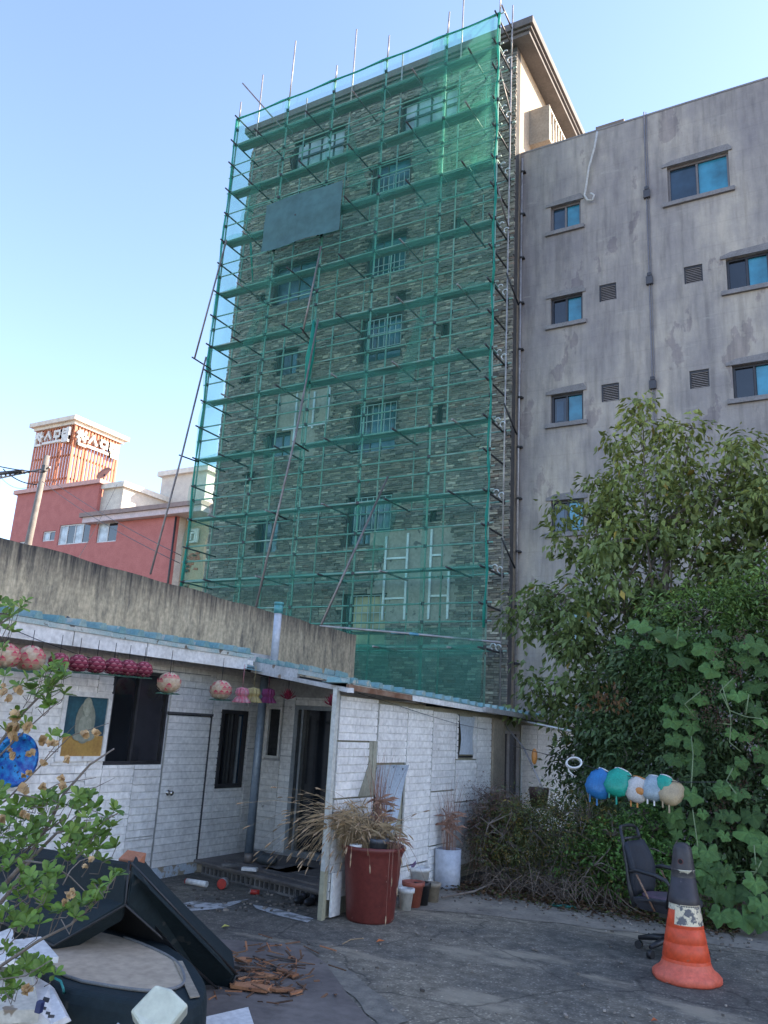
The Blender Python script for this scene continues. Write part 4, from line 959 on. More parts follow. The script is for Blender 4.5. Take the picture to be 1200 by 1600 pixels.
MB().lathe([(0, -.2), (.4, -.1), (.75, .12), (.78, .16), (.4, -.03), (0, -.12)], dc, 18, R=Rd).build('dish', M('dish_orange', (.5, .2, .12), None, 3, .5), dsh); MB().tube([dc, dc-Vector((0, 0, 1.2))], .06, 6).build('mast', m_dark, dsh)
# small red building further left
nb = thing('red_annex', 'low dark red building edge at the far left behind the stained wall', 'building', (-80, 52, 0))
MB().box((-95, 50, 0), (-72.5, 60, 17.2)).build('wall', m_pink, nb); MB().box((-95.2, 49.8, 17.2), (-72.4, 60.2, 17.7)).build('coping', M('pink_coping', (.62, .36, .32)), nb)

# ================================================================== UTILITY POLE and wires
pb = at(45, 845, 1, 25); pt = at(74, 712, 1, 25)
px_, pz_ = (pb.x+pt.x)/2, pt.z
pole = thing('utility_pole', 'grey concrete utility pole leaning before the pink-red building', 'utility pole', (px_, 25, 0))
MB().tube([(pb.x-.1, 25, 0), (pb.x, 25, pb.z), (pt.x, 25, pz_)], [.2, .17, .13], 12).build('shaft', M('pole_concrete', (.26, .235, .21), (.19, .17, .155), 3, .9, world=True), pole)
MB().tube([(pt.x-3.2, 24.8, pz_-.9), (pt.x+.5, 24.9, pz_-.7)], .045, 6).build('crossarm', m_steel, pole)
for k in range(7): MB().lathe([(.02, 0), (.07, .02), (.03, .05), (.07, .08), (.02, .12)], (pt.x-3.1+k*.36, 24.8, pz_-.88), 8).build('insulator', m_dark, pole)
MB().tube([(pt.x-4, 24.7, pz_-.65), (pt.x-1.4, 24.8, pz_-.72)], .10, 7).build('cable_sheath', m_dark, pole)
MB().rbox((pt.x+.25, 24.8, pz_-.75), (.25, .2, .3)).build('bracket', m_dark, pole)
def wire(a, b, sag, r_, label, grp):
    pts = [a.lerp(b, i/14)-Vector((0, 0, sag*4*(i/14)*(1-i/14))) for i in range(15)]
    tag(MB().tube(pts, r_, 5).build('overhead_wire', m_dark), label, 'wire', grp)
g_w = 'overhead wires from the utility pole'
wire(P(72, 745, 24.9), P(283, 868, 17), .15, .012, 'upper overhead wire crossing the pink-red wall to the scaffold', g_w)
wire(P(66, 752, 24.9), P(281, 880, 17), .2, .012, 'lower overhead wire crossing the pink-red wall to the scaffold', g_w)
wire(P(0, 729, 24.5), P(70, 738, 24.9), .05, .03, 'thick bundled wire leaving the pole top to the left', g_w)
wire(P(0, 744, 24.5), P(64, 752, 24.9), .5, .010, 'thin sagging wire left of the utility pole', g_w)
wire(P(5, 733, 24.5), P(58, 757, 24.9), .2, .03, 'short dark wire with beads dropping left of the pole', g_w)
wire(P(183, 757, 50), P(122, 873, 40), .3, .02, 'guy wire slanting across the pink-red wall between its windows', None)

# ================================================================== LANTERNS
m_petal = M('lantern_paper', (.78, .72, .62), (.7, .62, .5), 4, .7, tint=True, trans=.3)
m_sep = M('green_paper', (.10, .26, .19), (.16, .34, .27), 6, .7)
def lotus(px, py, x, r_, label, pinkfrac, grp, tilt=0.0, dark=1.0):
    c = at(px, py, 0, x); t_ = thing('lotus_lantern', label, 'lantern', c, grp)
    MB().sphere(c, r_*.93, 16, 10, (.85*dark, .7*dark, .6*dark), sc=(1, 1, .9)).build('globe', m_petal, t_)
    mb = MB()
    for row in range(5):
        n = 12 if pinkfrac < .95 else 9; th0 = rad(-52+row*25)
        for k in range(n):
            q = 2*math.pi*(k+.5*(row % 2))/n; w = (.30 if abs(th0) < .9 else .22)*12/n
            def sp(th, qq, rr): return c+Vector((rr*math.cos(th)*math.cos(qq), rr*math.cos(th)*math.sin(qq), rr*.9*math.sin(th)))
            R1, R2, R3 = r_*.95, r_*1.05, r_*1.1
            V = [sp(th0-.28, q-w*.5, R1), sp(th0-.28, q+w*.5, R1), sp(th0+.08, q-w, R2), sp(th0+.08, q+w, R2), sp(th0+.3, q-w*.7, R3), sp(th0+.3, q+w*.7, R3), sp(th0+.5, q, R3*1.03)]
            pk = RNG.random() < pinkfrac
            base = (.95*dark, .80*dark, .66*dark) if pinkfrac < .95 else (.45*dark, .06*dark, .16*dark); tipc = ((.90*dark, .12*dark, .26*dark) if pinkfrac < .95 else (1.25*dark, .55*dark, .75*dark)) if pk else (.95*dark, .85*dark, .78*dark)
            midc = tuple((a+b)/2 for a, b in zip(base, tipc)) if pinkfrac < .95 else (.8*dark, .14*dark, .3*dark)
            mb.add(V[:4], [(0, 1, 3, 2)], base, True); mb.add([V[2], V[3], V[5], V[4]], [(0, 1, 2, 3)], midc, True); mb.add([V[4], V[5], V[6]], [(0, 1, 2)], tipc, True)
    mb.build('petals', m_petal, t_)
    mb = MB()
    for k in range(9):
        q = 2*math.pi*k/9; a = Vector((math.cos(q), math.sin(q), 0)); s_ = Vector((-math.sin(q), math.cos(q), 0)); b = c-Vector((0, 0, r_*.80))
        mb.add([b+a*r_*.25-s_*r_*.2-Vector((0, 0, r_*.15)), b+a*r_*.25+s_*r_*.2-Vector((0, 0, r_*.15)), b+a*r_*.78+s_*r_*.27, b+a*r_*1.15-Vector((0, 0, r_*.12)), b+a*r_*.78-s_*r_*.27], [(0, 1, 2, 3, 4)])
    mb.lathe([(0, -.02*r_), (r_*.45, -.02*r_), (r_*.5, .06*r_), (0, .1*r_)], c-Vector((0, 0, r_*.93)), 14)
    mb.build('sepals', m_sep, t_)
    MB().tube([c+Vector((0, 0, r_*.85)), Vector((c.x, c.y, 2.40))], .003, 4).build('hanging_string', m_dark, t_)
lotus(8, 1026, -6.2, .115, 'pink lotus paper lantern at the very left end of the row under the eave', .8, 'lotus lanterns under the eave')
lotus(47, 1030, -6.2, .12, 'wide pink and cream lotus lantern, second from the left under the eave', .6, 'lotus lanterns under the eave')
for i, px in enumerate((92, 122, 150, 177, 200, 224)):
    lotus(px, 1035+i*2.4, -6.24, .088, ['leftmost', 'second', 'third', 'fourth', 'fifth', 'rightmost'][i]+' of the six small dark pink lotus lanterns packed in a row', 1.0, 'small pink lotus lanterns', dark=.62)
lotus(264, 1068, -6.15, .115, 'round cream lotus lantern with pink tips hanging over the white door', .35, 'lotus lanterns under the eave')
lotus(345, 1079, -6.15, .115, 'round cream and pink lotus lantern hanging above the narrow black window', .4, 'lotus lanterns under the eave')
def honey(px, py, x, label, colr, r_=.085, h=.17):
    c = at(px, py, 0, x); mb = MB()
    lob = lambda q, z: 1+.10*math.cos(12*q)+.05*math.sin(z*90)
    mb.lathe([(.02, h/2), (r_*.75, h*.42), (r_*.85, h*.1), (r_*.72, -h*.1), (r_*1.1, -h*.4), (r_*1.2, -h*.5), (.02, -h*.42)], c, 48, sm=False, lob=lob)
    mb.tube([c+Vector((0, 0, h/2)), Vector((c.x, c.y, 2.36))], .003, 4)
    tag(mb.build('paper_lantern', colr), label, 'lantern', 'folded paper lanterns')
honey(378, 1086, -6.1, 'pink folded paper lantern beside the yellow one', M('pink_crepe', (.55, .10, .16), (.5, .3, .3), 30, .8))
honey(396, 1086, -6.1, 'yellow bell-shaped folded paper lantern above the porch pipe', M('yellow_crepe', (.5, .40, .16), (.4, .3, .15), 30, .8))
honey(419, 1087, -6.1, 'magenta folded paper lantern right of the yellow one', M('magenta_crepe', (.30, .05, .16), (.22, .05, .14), 30, .8))
def flower(px, py, x, label, r_=.11):
    c = at(px, py, 0, x); t_ = thing('lotus_flower', label, 'lantern', c, 'open lotus flower lanterns'); mb = MB()
    for ring_ in range(3):
        for k in range(10):
            q = 2*math.pi*(k+.5*ring_)/10; el = rad(20+ring_*25); a = Vector((math.cos(q)*math.cos(el), math.sin(q)*math.cos(el), math.sin(el))); s_ = Vector((-math.sin(q), math.cos(q), 0))
            b = c-Vector((0, 0, r_*.35)); mb.add([b, b+a*r_*.6-s_*r_*.16, b+a*r_*1.15+Vector((0, 0, r_*.15)), b+a*r_*.6+s_*r_*.16], [(0, 1, 2, 3)], RNG.uniform(.7, 1.2))
    mb.build('petals', M('crimson_paper', (.42, .05, .10), (.30, .03, .08), 8, .7, tint=True), t_)
    MB().tube([c, Vector((c.x, c.y, 2.3))], .003, 4).build('hanging_string', m_dark, t_)
flower(450, 1088, -5.9, 'crimson open lotus lantern hanging before the dark doorway'); flower(520, 1098, -4.75, 'crimson open lotus lantern half hidden behind the white corner post')

# blue round sign on left wall
c = at(20, 1187, 0, XW+.08)
bs_ = thing('blue_disc', 'round bright blue plastic tub lid hung on the white wall behind the shrub', 'lid', c)
MB().lathe([(0, 0), (.20, 0), (.235, .02), (.24, .05), (.20, .055), (.19, .02), (.1, .012), (0, .012)], c, 28, R=Matrix.Rotation(rad(90), 3, 'Y')).build('lid', M('blue_plastic', (.01, .05, .32), (.02, .28, .62), 16, .5, bp=1, bsc=14, spots=(22, .6, (.01, .03, .10))), bs_)

# ================================================================== TUB, POTS
tc = Vector((-4.14, 7.26, 0))
tub = thing('red_tub', 'large dark red plastic tub overflowing with dry grass at the shed corner', 'tub', tc)
m_tub = M('dark_red_plastic', (.17, .034, .026), (.13, .027, .022), 3, .45, world=True, spots=(16, .71, (.34, .2, .16)), bp=.1, bsc=30)
MB().lathe([(0, .0), (.215, 0), (.225, .02), (.275, .56), (.29, .60), (.305, .62), (.315, .645), (.30, .66), (.275, .65), (.262, .56), (.25, .50), (0, .5)], tc, 40).build('tub_body', m_tub, tub)
MB().lathe([(0, .6), (.1, .61), (.2, .6), (.262, .585)], tc, 20).build('soil', M('soil', (.06, .045, .035), None, 9, .95, bp=1, bsc=40), tub)
def pot(x, y, r0, r1, h, mat, label, cat='plant pot', rim=.012, grp=None, rot=None, z=0.0):
    c = Vector((x, y, z)); t_ = thing('plant_pot', label, cat, c, grp); R = Matrix.Rotation(rot, 3, 'X') if rot else None
    MB().lathe([(0, 0), (r0, 0), (r1, h-.04), (r1+rim, h-.04), (r1+rim*1.2, h), (r1-.008, h), (r1-.015, h-.06), (0, h-.06)], c, 24, R=R).build('pot', mat, t_); return t_
m_terr = M('terracotta_plastic', (.38, .11, .07), (.32, .09, .06), 4, .6)
p = gz(630, 1424); pot(p.x-.02, p.y+.08, .055, .075, .2, m_white, 'ribbed white pot tucked against the red tub')
p = gz(638, 1419); pot(p.x, p.y+.09, .075, .105, .24, m_terr, 'terracotta coloured pot just right of the red tub')
p = gz(655, 1417); pot(p.x-.02, p.y+.1, .06, .075, .22, m_black, 'narrow black pot behind the terracotta one')
p = gz(668, 1412); pot(p.x, p.y+.12, .06, .07, .19, M('tan_board', (.34, .29, .22)), 'small tan pot at the right end of the pot group')
p = gz(648, 1398); pot(p.x, p.y+.1, .08, .11, .27, m_white, 'white plastic bucket behind the small pots', 'bucket')
p = gz(626, 1392); t_ = pot(p.x, p.y+.1, .10, .15, .33, M('blue_red_tub', (.16, .05, .06), (.06, .12, .3), 4, .5), 'round red and blue basin leaning behind the tub', 'basin', rot=.35)
# tall white cylinder with dead plant
c = Vector((-4.30, 9.30, 0)); wc = thing('white_cylinder_pot', 'tall white cylindrical pot with a dead plant by the shed wall', 'plant pot', c)
MB().lathe([(0, 0), (.135, 0), (.15, .02), (.155, .42), (.145, .42), (.14, .36), (0, .36)], c, 26).build('pot', M('white_pvc', (.66, .70, .78)), wc)
# things standing in the tub
p = Vector((tc.x+.09, tc.y-.08, .60)); o = pot(p.x, p.y, .075, .09, .15, M('grey_plastic', (.12, .13, .15), None, 4, .5), 'grey pot standing in the red tub', z=.58)
p = Vector((tc.x-.07, tc.y-.22, .62)); pot(p.x, p.y, .03, .045, .07, m_white, 'small cream cup on the rim of the red tub', 'cup', z=.6)
c = Vector((-4.33, 7.62, .0)); o = MB().lathe([(0, .4), (.12, .4), (.15, .6), (.14, .78), (.10, .86), (.03, .92), (0, .92)], c, 16).build('grey_sack', M('grey_sack', (.22, .22, .24), (.15, .15, .17), 6, .9, bp=.6, bsc=20)); tag(o, 'dusty grey sack standing behind the red tub against the shed', 'sack')
# plywood offcut behind post
o = MB().box((XS_+.04, 6.98, .02), (XS_+.06, 7.14, .40)).build('panel_offcut', m_cream); tag(o, 'small offcut of white wall panel standing beside the corner post', 'panel')

# ------------------------------------------------------------------ dry grasses
def grass(name, base, n, spread, hgt, droop, dirbias, mat, label, heads=True, rr=.0022, cat='dry grass', kindstuff=True, seed=1, tintr=(.7, 1.2), lean=.5):
    r = random.Random(seed); mb = MB(); hb = MB()
    for k in range(n):
        b = Vector(base)+Vector((r.gauss(0, spread*.4), r.gauss(0, spread*.4), 0))
        a = Vector((r.gauss(dirbias[0], lean), r.gauss(dirbias[1], lean), 0)); L = hgt*r.uniform(.5, 1.1); dr = droop*r.uniform(.3, 1.3)
        pts = []
        for i in range(7):
            s = i/6; pts.append(b+a*(L*s*s*.7)+Vector((0, 0, L*(s-dr*s*s*s))))
        t_ = r.uniform(*tintr); mb.tube(pts, [rr]*5+[rr*.6, rr*.4], 3, t_, cap=False, sm=False)
        if heads and r.random() < .7:
            d = (pts[-1]-pts[-2]).normalized(); hb.tube([pts[-1]-d*.01, pts[-1]+d*.015, pts[-1]+d*.04, pts[-1]+d*.06+Vector((0, 0, -.008))], [.0025, .0068, .006, .002], 6, r.uniform(.8, 1.2), cap=False)
        if r.random() < .5:
            q = pts[3]; e = Vector((r.gauss(dirbias[0], 1), r.gauss(dirbias[1], 1), r.uniform(-.3, .6))).normalized(); sd_ = e.cross(Vector((0, 0, 1))).normalized()*.005
            mb.add([q-sd_, q+sd_, q+e*.1+sd_*.7, q+e*.2-Vector((0, 0, .05)), q+e*.1-sd_*.7], [(0, 1, 2, 3, 4)], t_)
    t_ = thing(name, label, cat, base); mb.build('stems', mat, t_, kind='stuff')
    if heads: hb.build('seed_heads', M('seed_head', (.40, .28, .17), (.30, .20, .12), 40, .9, tint=True), t_, kind='stuff')
    return t_
m_straw = M('straw', (.44, .32, .18), (.30, .21, .12), 5, .85, tint=True)
m_pinkstem = M('pinkish_dry_stem', (.36, .20, .14), (.25, .14, .10), 5, .85, tint=True)
grass('dry_grass', (tc.x-.14, tc.y-.08, .60), 300, .22, .78, .95, (-.6, -.3), m_straw, 'straw coloured foxtail grass drooping over the left rim of the red tub', seed=2)
grass('dry_grass', (tc.x+.02, tc.y+.02, .60), 160, .22, .48, .55, (-.15, -.1), m_straw, 'short upright dry grass filling the middle of the red tub', seed=3)
grass('dry_stalks', (tc.x-.05, tc.y+.15, .6), 60, .09, .95, .1, (0, 0), m_pinkstem, 'tall pinkish dry stalks rising from the tub against the shed wall', heads=False, seed=4, lean=.14)
grass('dry_grass', (tc.x+.27, tc.y-.08, .62), 14, .06, .35, 2.0, (.35, -.2), m_pinkstem, 'dry stems hanging down the right side of the red tub', seed=5)

# ================================================================== TRAFFIC CONE
cc = Vector((-1.31, 7.28, 0)); cone = thing('traffic_cone', 'tall faded orange traffic cone with scuffed black top sleeves on the asphalt', 'traffic cone', cc)
m_orange = M('orange_rubber', (.72, .085, .025), (.62, .07, .022), 3, .5, world=True, spots=(13, .70, (.5, .12, .06)))
m_orangeb = M('faded_orange_base', (.72, .15, .09), (.62, .11, .06), 4, .55, world=True)
# base: rounded, slightly octagonal plate
def oct_(q, z): return 1+.05*abs(math.cos(4*q/1.0))*(1 if z < .05 else 0)
MB().lathe([(0, .0), (.236, .0), (.246, .012), (.246, .045), (.238, .062), (.218, .075), (.202, .088), (.188, .11), (.181, .135)], cc, 64, lob=oct_).build('base', m_orangeb, cone)
SC = 1.18
prof = [(.152, .13), (.149, .155), (.148, .157)]
for (z0_, z1_) in ((.16, .27), (.275, .375), (.38, .50)):
    r0 = .148-.10*(z0_-.16)/.50*.75; r1 = .148-.10*(z1_-.16)/.5*.75
    prof += [(r0+.003, z0_), (r1+.003, z1_-.006), (r1-.001, z1_-.002)]
MB().lathe([(a*SC, b) for a, b in prof+[(.099, .505)]], cc, 40).build('cone_body', m_orange, cone)
m_foil = M('torn_reflective_foil', (.70, .60, .42), (.10, .10, .11), 16, .4, world=True, lo=.50, hi=.56)
# white foil sector (front) and remaining orange on the left
mb = MB(); n = 40; V = []
for i, z in enumerate((.40, .44, .48, .52, .565)):
    rr = (.113-.02*(z-.40)/.165+.002)*SC
    for j in range(n+1):
        q = rad(-115)+rad(250)*j/n; V.append(cc+Vector((rr*math.cos(q), rr*math.sin(q), z)))
mb.add(V, [(i*(n+1)+j, i*(n+1)+j+1, (i+1)*(n+1)+j+1, (i+1)*(n+1)+j) for i in range(4) for j in range(n)], 1, True); mb.build('reflective_band', m_foil, cone)
MB().lathe([(a*SC, b) for a, b in [(.101, .50), (.099, .535), (.0915, .575)]], cc, 40).build('lower_collar', M('cream_foil', (.6, .55, .42), (.07, .065, .065), 9, .4, lo=.47, hi=.5, world=True), cone)
m_sleeve = M('scuffed_black_rubber', (.045, .038, .042), (.028, .025, .028), 4, .5, world=True, spots=(18, .70, (.12, .10, .10)))
MB().lathe([(a*SC, b) for a, b in [(.101, .545), (.1015, .56), (.096, .60), (.094, .602), (.0785, .735), (.074, .737)]], cc, 40).build('black_sleeve', m_sleeve, cone)
MB().lathe([(a*SC, b) for a, b in [(.0785, .737), (.075, .785), (.078, .787), (.078, .793), (.074, .795)]], cc, 40).build('cream_ring', MATS['cream_foil'], cone)
MB().lathe([(a*SC, b) for a, b in [(.0765, .795), (.070, .85), (.060, .94), (.052, .965), (.035, .985), (0, .992)]], cc, 40).build('top_sleeve', m_sleeve, cone)
d = (Vector((0, 0, 0))-cc); d.z = 0; d.normalize(); hc = cc+Vector((0, 0, .855)); d2 = Matrix.Rotation(rad(-12), 3, 'Z') @ d
hp_ = hc+d2*.0815; MB().tube([hp_-d2*.01, hp_+d2*.0035], .021, 18).build('hole_rim', M('dull_red', (.14, .035, .03), None, 5, .6), cone)
MB().tube([hp_-d2*.01, hp_+d2*.0045], .0165, 18).build('hole', m_interior, cone)
p = gz(1108, 1527, .066); MB().tube([p-Vector((0, 0, .01)), p+Vector((0, 0, .004))], .022, 14).build('base_slot', M('dull_red', (.14, .035, .03)), cone)

# ================================================================== OFFICE CHAIR
ch0 = Vector((-1.55, 7.98, 0)); chair = thing('office_chair', 'old black office chair with faded seat standing behind the traffic cone', 'chair', ch0)
fwd = Vector((.97, -.24, 0)).normalized(); sd_ = Vector((fwd.y, -fwd.x, 0))   # seat faces right
def CP(f_, s, z): return ch0+fwd*(f_*.86-.02)+sd_*s+Vector((0, 0, z))
m_chair = M('worn_black_vinyl', (.03, .032, .038), (.045, .045, .055), 7, .5, bp=.15)
m_seat = M('faded_seat_fabric', (.12, .07, .10), (.05, .045, .055), 3, .8, world=True)
mb = MB(); V = []
for (f_, z, w) in ((-.26, .40, .20), (-.27, .44, .235), (-.1, .455, .25), (.15, .46, .25), (.25, .44, .23), (.27, .40, .2), (.2, .345, .2), (-.2, .345, .2)):
    V.append((f_, z, w))
seatp = [CP(f_, -w, z) for f_, z, w in V]+[CP(f_, w, z) for f_, z, w in V]
n = len(V); mb.add(seatp, [tuple(range(n)), tuple(range(2*n-1, n-1, -1))]+[(i, n+i, n+(i+1) % n, (i+1) % n) for i in range(n)])
mb.build('seat', m_chair, chair, bevel=.02)
MB().sphere(CP(-.02, 0, .455), .2, 20, 8, sc=(1.05, 1.05, .1)).build('seat_cushion', m_seat, chair)
# mesh back with side frames and handle
back = [(-.25, .36), (-.30, .50), (-.33, .68), (-.38, .86), (-.42, .98)]
for s in (-.2, .2):
    MB().tube([CP(f_, s*(1-.25*max(0, z-.6)/.4), z) for f_, z in back], [.02, .02, .018, .016, .014], 8).build('back_frame', m_black, chair)
MB().tube([CP(-.42, -.16, .97), CP(-.435, -.12, .995), CP(-.44, 0, 1.0), CP(-.435, .12, .995), CP(-.42, .16, .97)], .015, 8).build('top_handle', m_black, chair)
MB().tube([CP(-.38, -.16, .90), CP(-.38, .16, .90)], .013, 8).build('cross_bar', m_black, chair)
mb = MB(); gr = []
for i in range(9):
    for j in range(9):
        v_ = i/8; s = (j/8-.5)*2; z = .44+.44*v_; w = (.17+.05*math.sin(v_*2.6))*(1-.15*v_)
        gr.append(CP(-.25-.10*v_-.035*(1-s*s)+.06*math.sin(v_*3.0), s*w, z))
mb.add(gr, [(i*9+j, (i+1)*9+j, (i+1)*9+j+1, i*9+j+1) for i in range(8) for j in range(8)], 1, True)
bk = mb.build('backrest', M('slate_mesh_fabric', (.022, .027, .038), (.016, .019, .027), 8, .7), chair)
so = bk.modifiers.new('thick', 'SOLIDIFY'); so.thickness = .045
for s in (-.25, .25):
    MB().tube([CP(-.29, s*.85, .64), CP(-.2, s, .665), CP(0, s, .65), CP(.12, s, .62), CP(.16, s, .58), CP(.10, s*.9, .40)], [.014, .018, .02, .018, .014, .012], 8).build('armrest', m_black, chair)
    MB().tube([CP(-.2, s*.95, .63), CP(-.02, s*.92, .36)], .009, 6).build('arm_strut', m_rust, chair)
MB().tube([CP(0, 0, .36), CP(0, 0, .12)], .028, 12).build('gas_lift', m_black, chair)
MB().box(CP(-.1, -.08, .30), CP(.1, .08, .345)).build('mechanism', m_black, chair)
MB().tube([CP(-.06, -.15, .34), CP(-.06, -.17, .22)], .022, 8).build('lever', m_black, chair)
for k in range(5):
    q = 2*math.pi*k/5+.5; a = Vector((math.cos(q), math.sin(q), 0)); e = ch0+a*.29
    MB().tube([ch0+Vector((0, 0, .13)), ch0+a*.15+Vector((0, 0, .115)), e+Vector((0, 0, .085))], [.035, .028, .018], 8).build('base_arm', m_black, chair)
    s = Vector((-a.y, a.x, 0)); MB().tube([e+s*.022+Vector((0, 0, .032)), e-s*.022+Vector((0, 0, .032))], .032, 14).build('caster', m_black, chair)

# ================================================================== HANGING BAGS on a line
YBG = 9.35
def bag(px, py, colm, label, r_=.105, strap=None, sc_=(1, .7, 1.05), extra=None):
    r_ = r_*1.22
    c = P(px, py, YBG); t_ = thing('hanging_bag', label, 'bag', c, 'small plastic bags hung along the line'); st = strap or colm
    prof = [(0, -1), (.5, -.96), (.86, -.66), (1.0, -.1), (.96, .4), (.80, .85), (.70, 1.0), (.64, .98), (.62, .7), (0, .6)]
    lob = lambda q, z: 1+.06*math.sin(5*q+z*40)+.035*math.sin(11*q)
    R = Matrix.Rotation(RNG.uniform(.15, .5), 3, 'Y') @ Matrix.Rotation(-RNG.uniform(.35, .7), 3, 'X')
    def W_(v): return c+R @ Vector((v[0], v[1]*sc_[1], v[2]))
    mb = MB(); mb.lathe([(a*r_, b*r_*sc_[2]) for a, b in prof], (0, 0, 0), 28, lob=lob)
    mb.v = [tuple(W_(v)) for v in mb.v]; mb.build('bag_body', colm, t_)
    MB().tube([W_((r_*.70*math.cos(a), r_*.70*math.sin(a), r_*1.05)) for a in [i*math.pi/6 for i in range(13)]], .007, 6).build('rim', m_white if strap is None else strap, t_)
    for dx in (-.3, .28):
        b = W_((dx*r_, 0, -r_*.9)); L = RNG.uniform(.06, .11)
        MB().fbox(b, (1, 0, 0), (0, 0, 1), (0, -1, 0), -.008, .008, -L, .02, -.004, .004).build('strap', st, t_)
    if extra: MB().sphere(W_((r_*.3, -r_*.85, -.02)), r_*.42, 12, 8, sc=(1, .35, .8)).build('printed_patch', extra, t_)
m_bb = M('blue_bag', (.035, .22, .52), (.03, .17, .42), 7, .4, trans=.2); m_gb = M('green_bag', (.02, .42, .30), (.02, .33, .24), 7, .4, trans=.2)
m_wb = M('white_bag', (.70, .66, .62), (.6, .55, .5), 8, .5, trans=.2); m_ob = M('orange_print', (.62, .26, .06), (.5, .2, .05), 7, .5)
m_cb = M('clear_grey_bag', (.42, .50, .54), (.3, .38, .42), 8, .35, trans=.2); m_tb = M('tan_net_bag', (.45, .34, .2), (.35, .27, .17), 9, .6)
bag(937, 1226, m_bb, 'blue bag, leftmost of the bags hung on the line', .12); bag(965, 1224, m_gb, 'green bag beside the blue one on the line', .115)
bag(996, 1235, m_wb, 'white bag with orange print hung between the green and grey ones', .10, m_ob, extra=m_ob); bag(1021, 1233, m_cb, 'pale grey translucent bag with white straps on the line', .10, m_white)
bag(1037, 1226, m_gb, 'small second green bag half hidden behind the grey one', .07); bag(1048, 1240, m_tb, 'tan and clear net bag, rightmost of the bags on the line', .10, m_tb)
MB_ = MB().tube([P(800, 1165, 9.9), P(890, 1188, 9.4), P(940, 1204, YBG), P(1000, 1216, YBG), P(1060, 1222, YBG), P(1120, 1222, 9.4)], .004, 5)
tag(MB_.build('clothesline', m_dark), 'thin dark line from which the small bags hang', 'line')
c = P(896, 1193, 9.4); mb = MB()
for k in range(3):
    mb.tube([c+Vector((.085*math.cos(a)+.01*k, -.02*k+.03*math.sin(a), .055*math.sin(a)+.006*k)) for a in [i*2*math.pi/20 for i in range(21)]], .010, 6)
mb.tube([c+Vector((-.06, 0, -.04)), c+Vector((-.05, 0, -.09)), c+Vector((-.0, 0, -.13))], .010, 6)
t_ = mb.build('hose_coil', m_white); tag(t_, 'white coil of hose hung on the line left of the blue bag', 'hose')
# odds and ends at the far end of the shed
a, b = P(790, 1121, 12), P(892, 1142, 11.2); tag(MB().tube([a, b], .014, 6).build('white_pole', M('bright_white_pole', (.8, .8, .8), None, 3, .4)), 'white pole sticking out under the shed roof edge', 'pole')
a, b, c = P(780, 1122, 11.4), P(818, 1168, 11.0), P(852, 1240, 10.6); tag(MB().tube([a, b, c], .012, 6).build('bent_rod', m_steelL), 'thin bent rod leaning before the shed window', 'rod')
c = P(842, 1246, 10.6); o = MB().lathe([(0, -.12), (.10, -.12), (.13, .1), (.12, .12), (0, .1)], c, 18).build('brown_bucket', M('brown_plastic', (.07, .035, .03), None, 4, .5)); tag(o, 'dark brown bucket among the shrubs by the shed window', 'bucket')
c = P(835, 1182, 10.8); o = MB().sphere(c, .08, 10, 8, sc=(.5, .5, 1.3)).build('orange_rag', M('orange_print', (.62, .26, .06))); tag(o, 'small orange rag hung beside the shed window', 'rag')

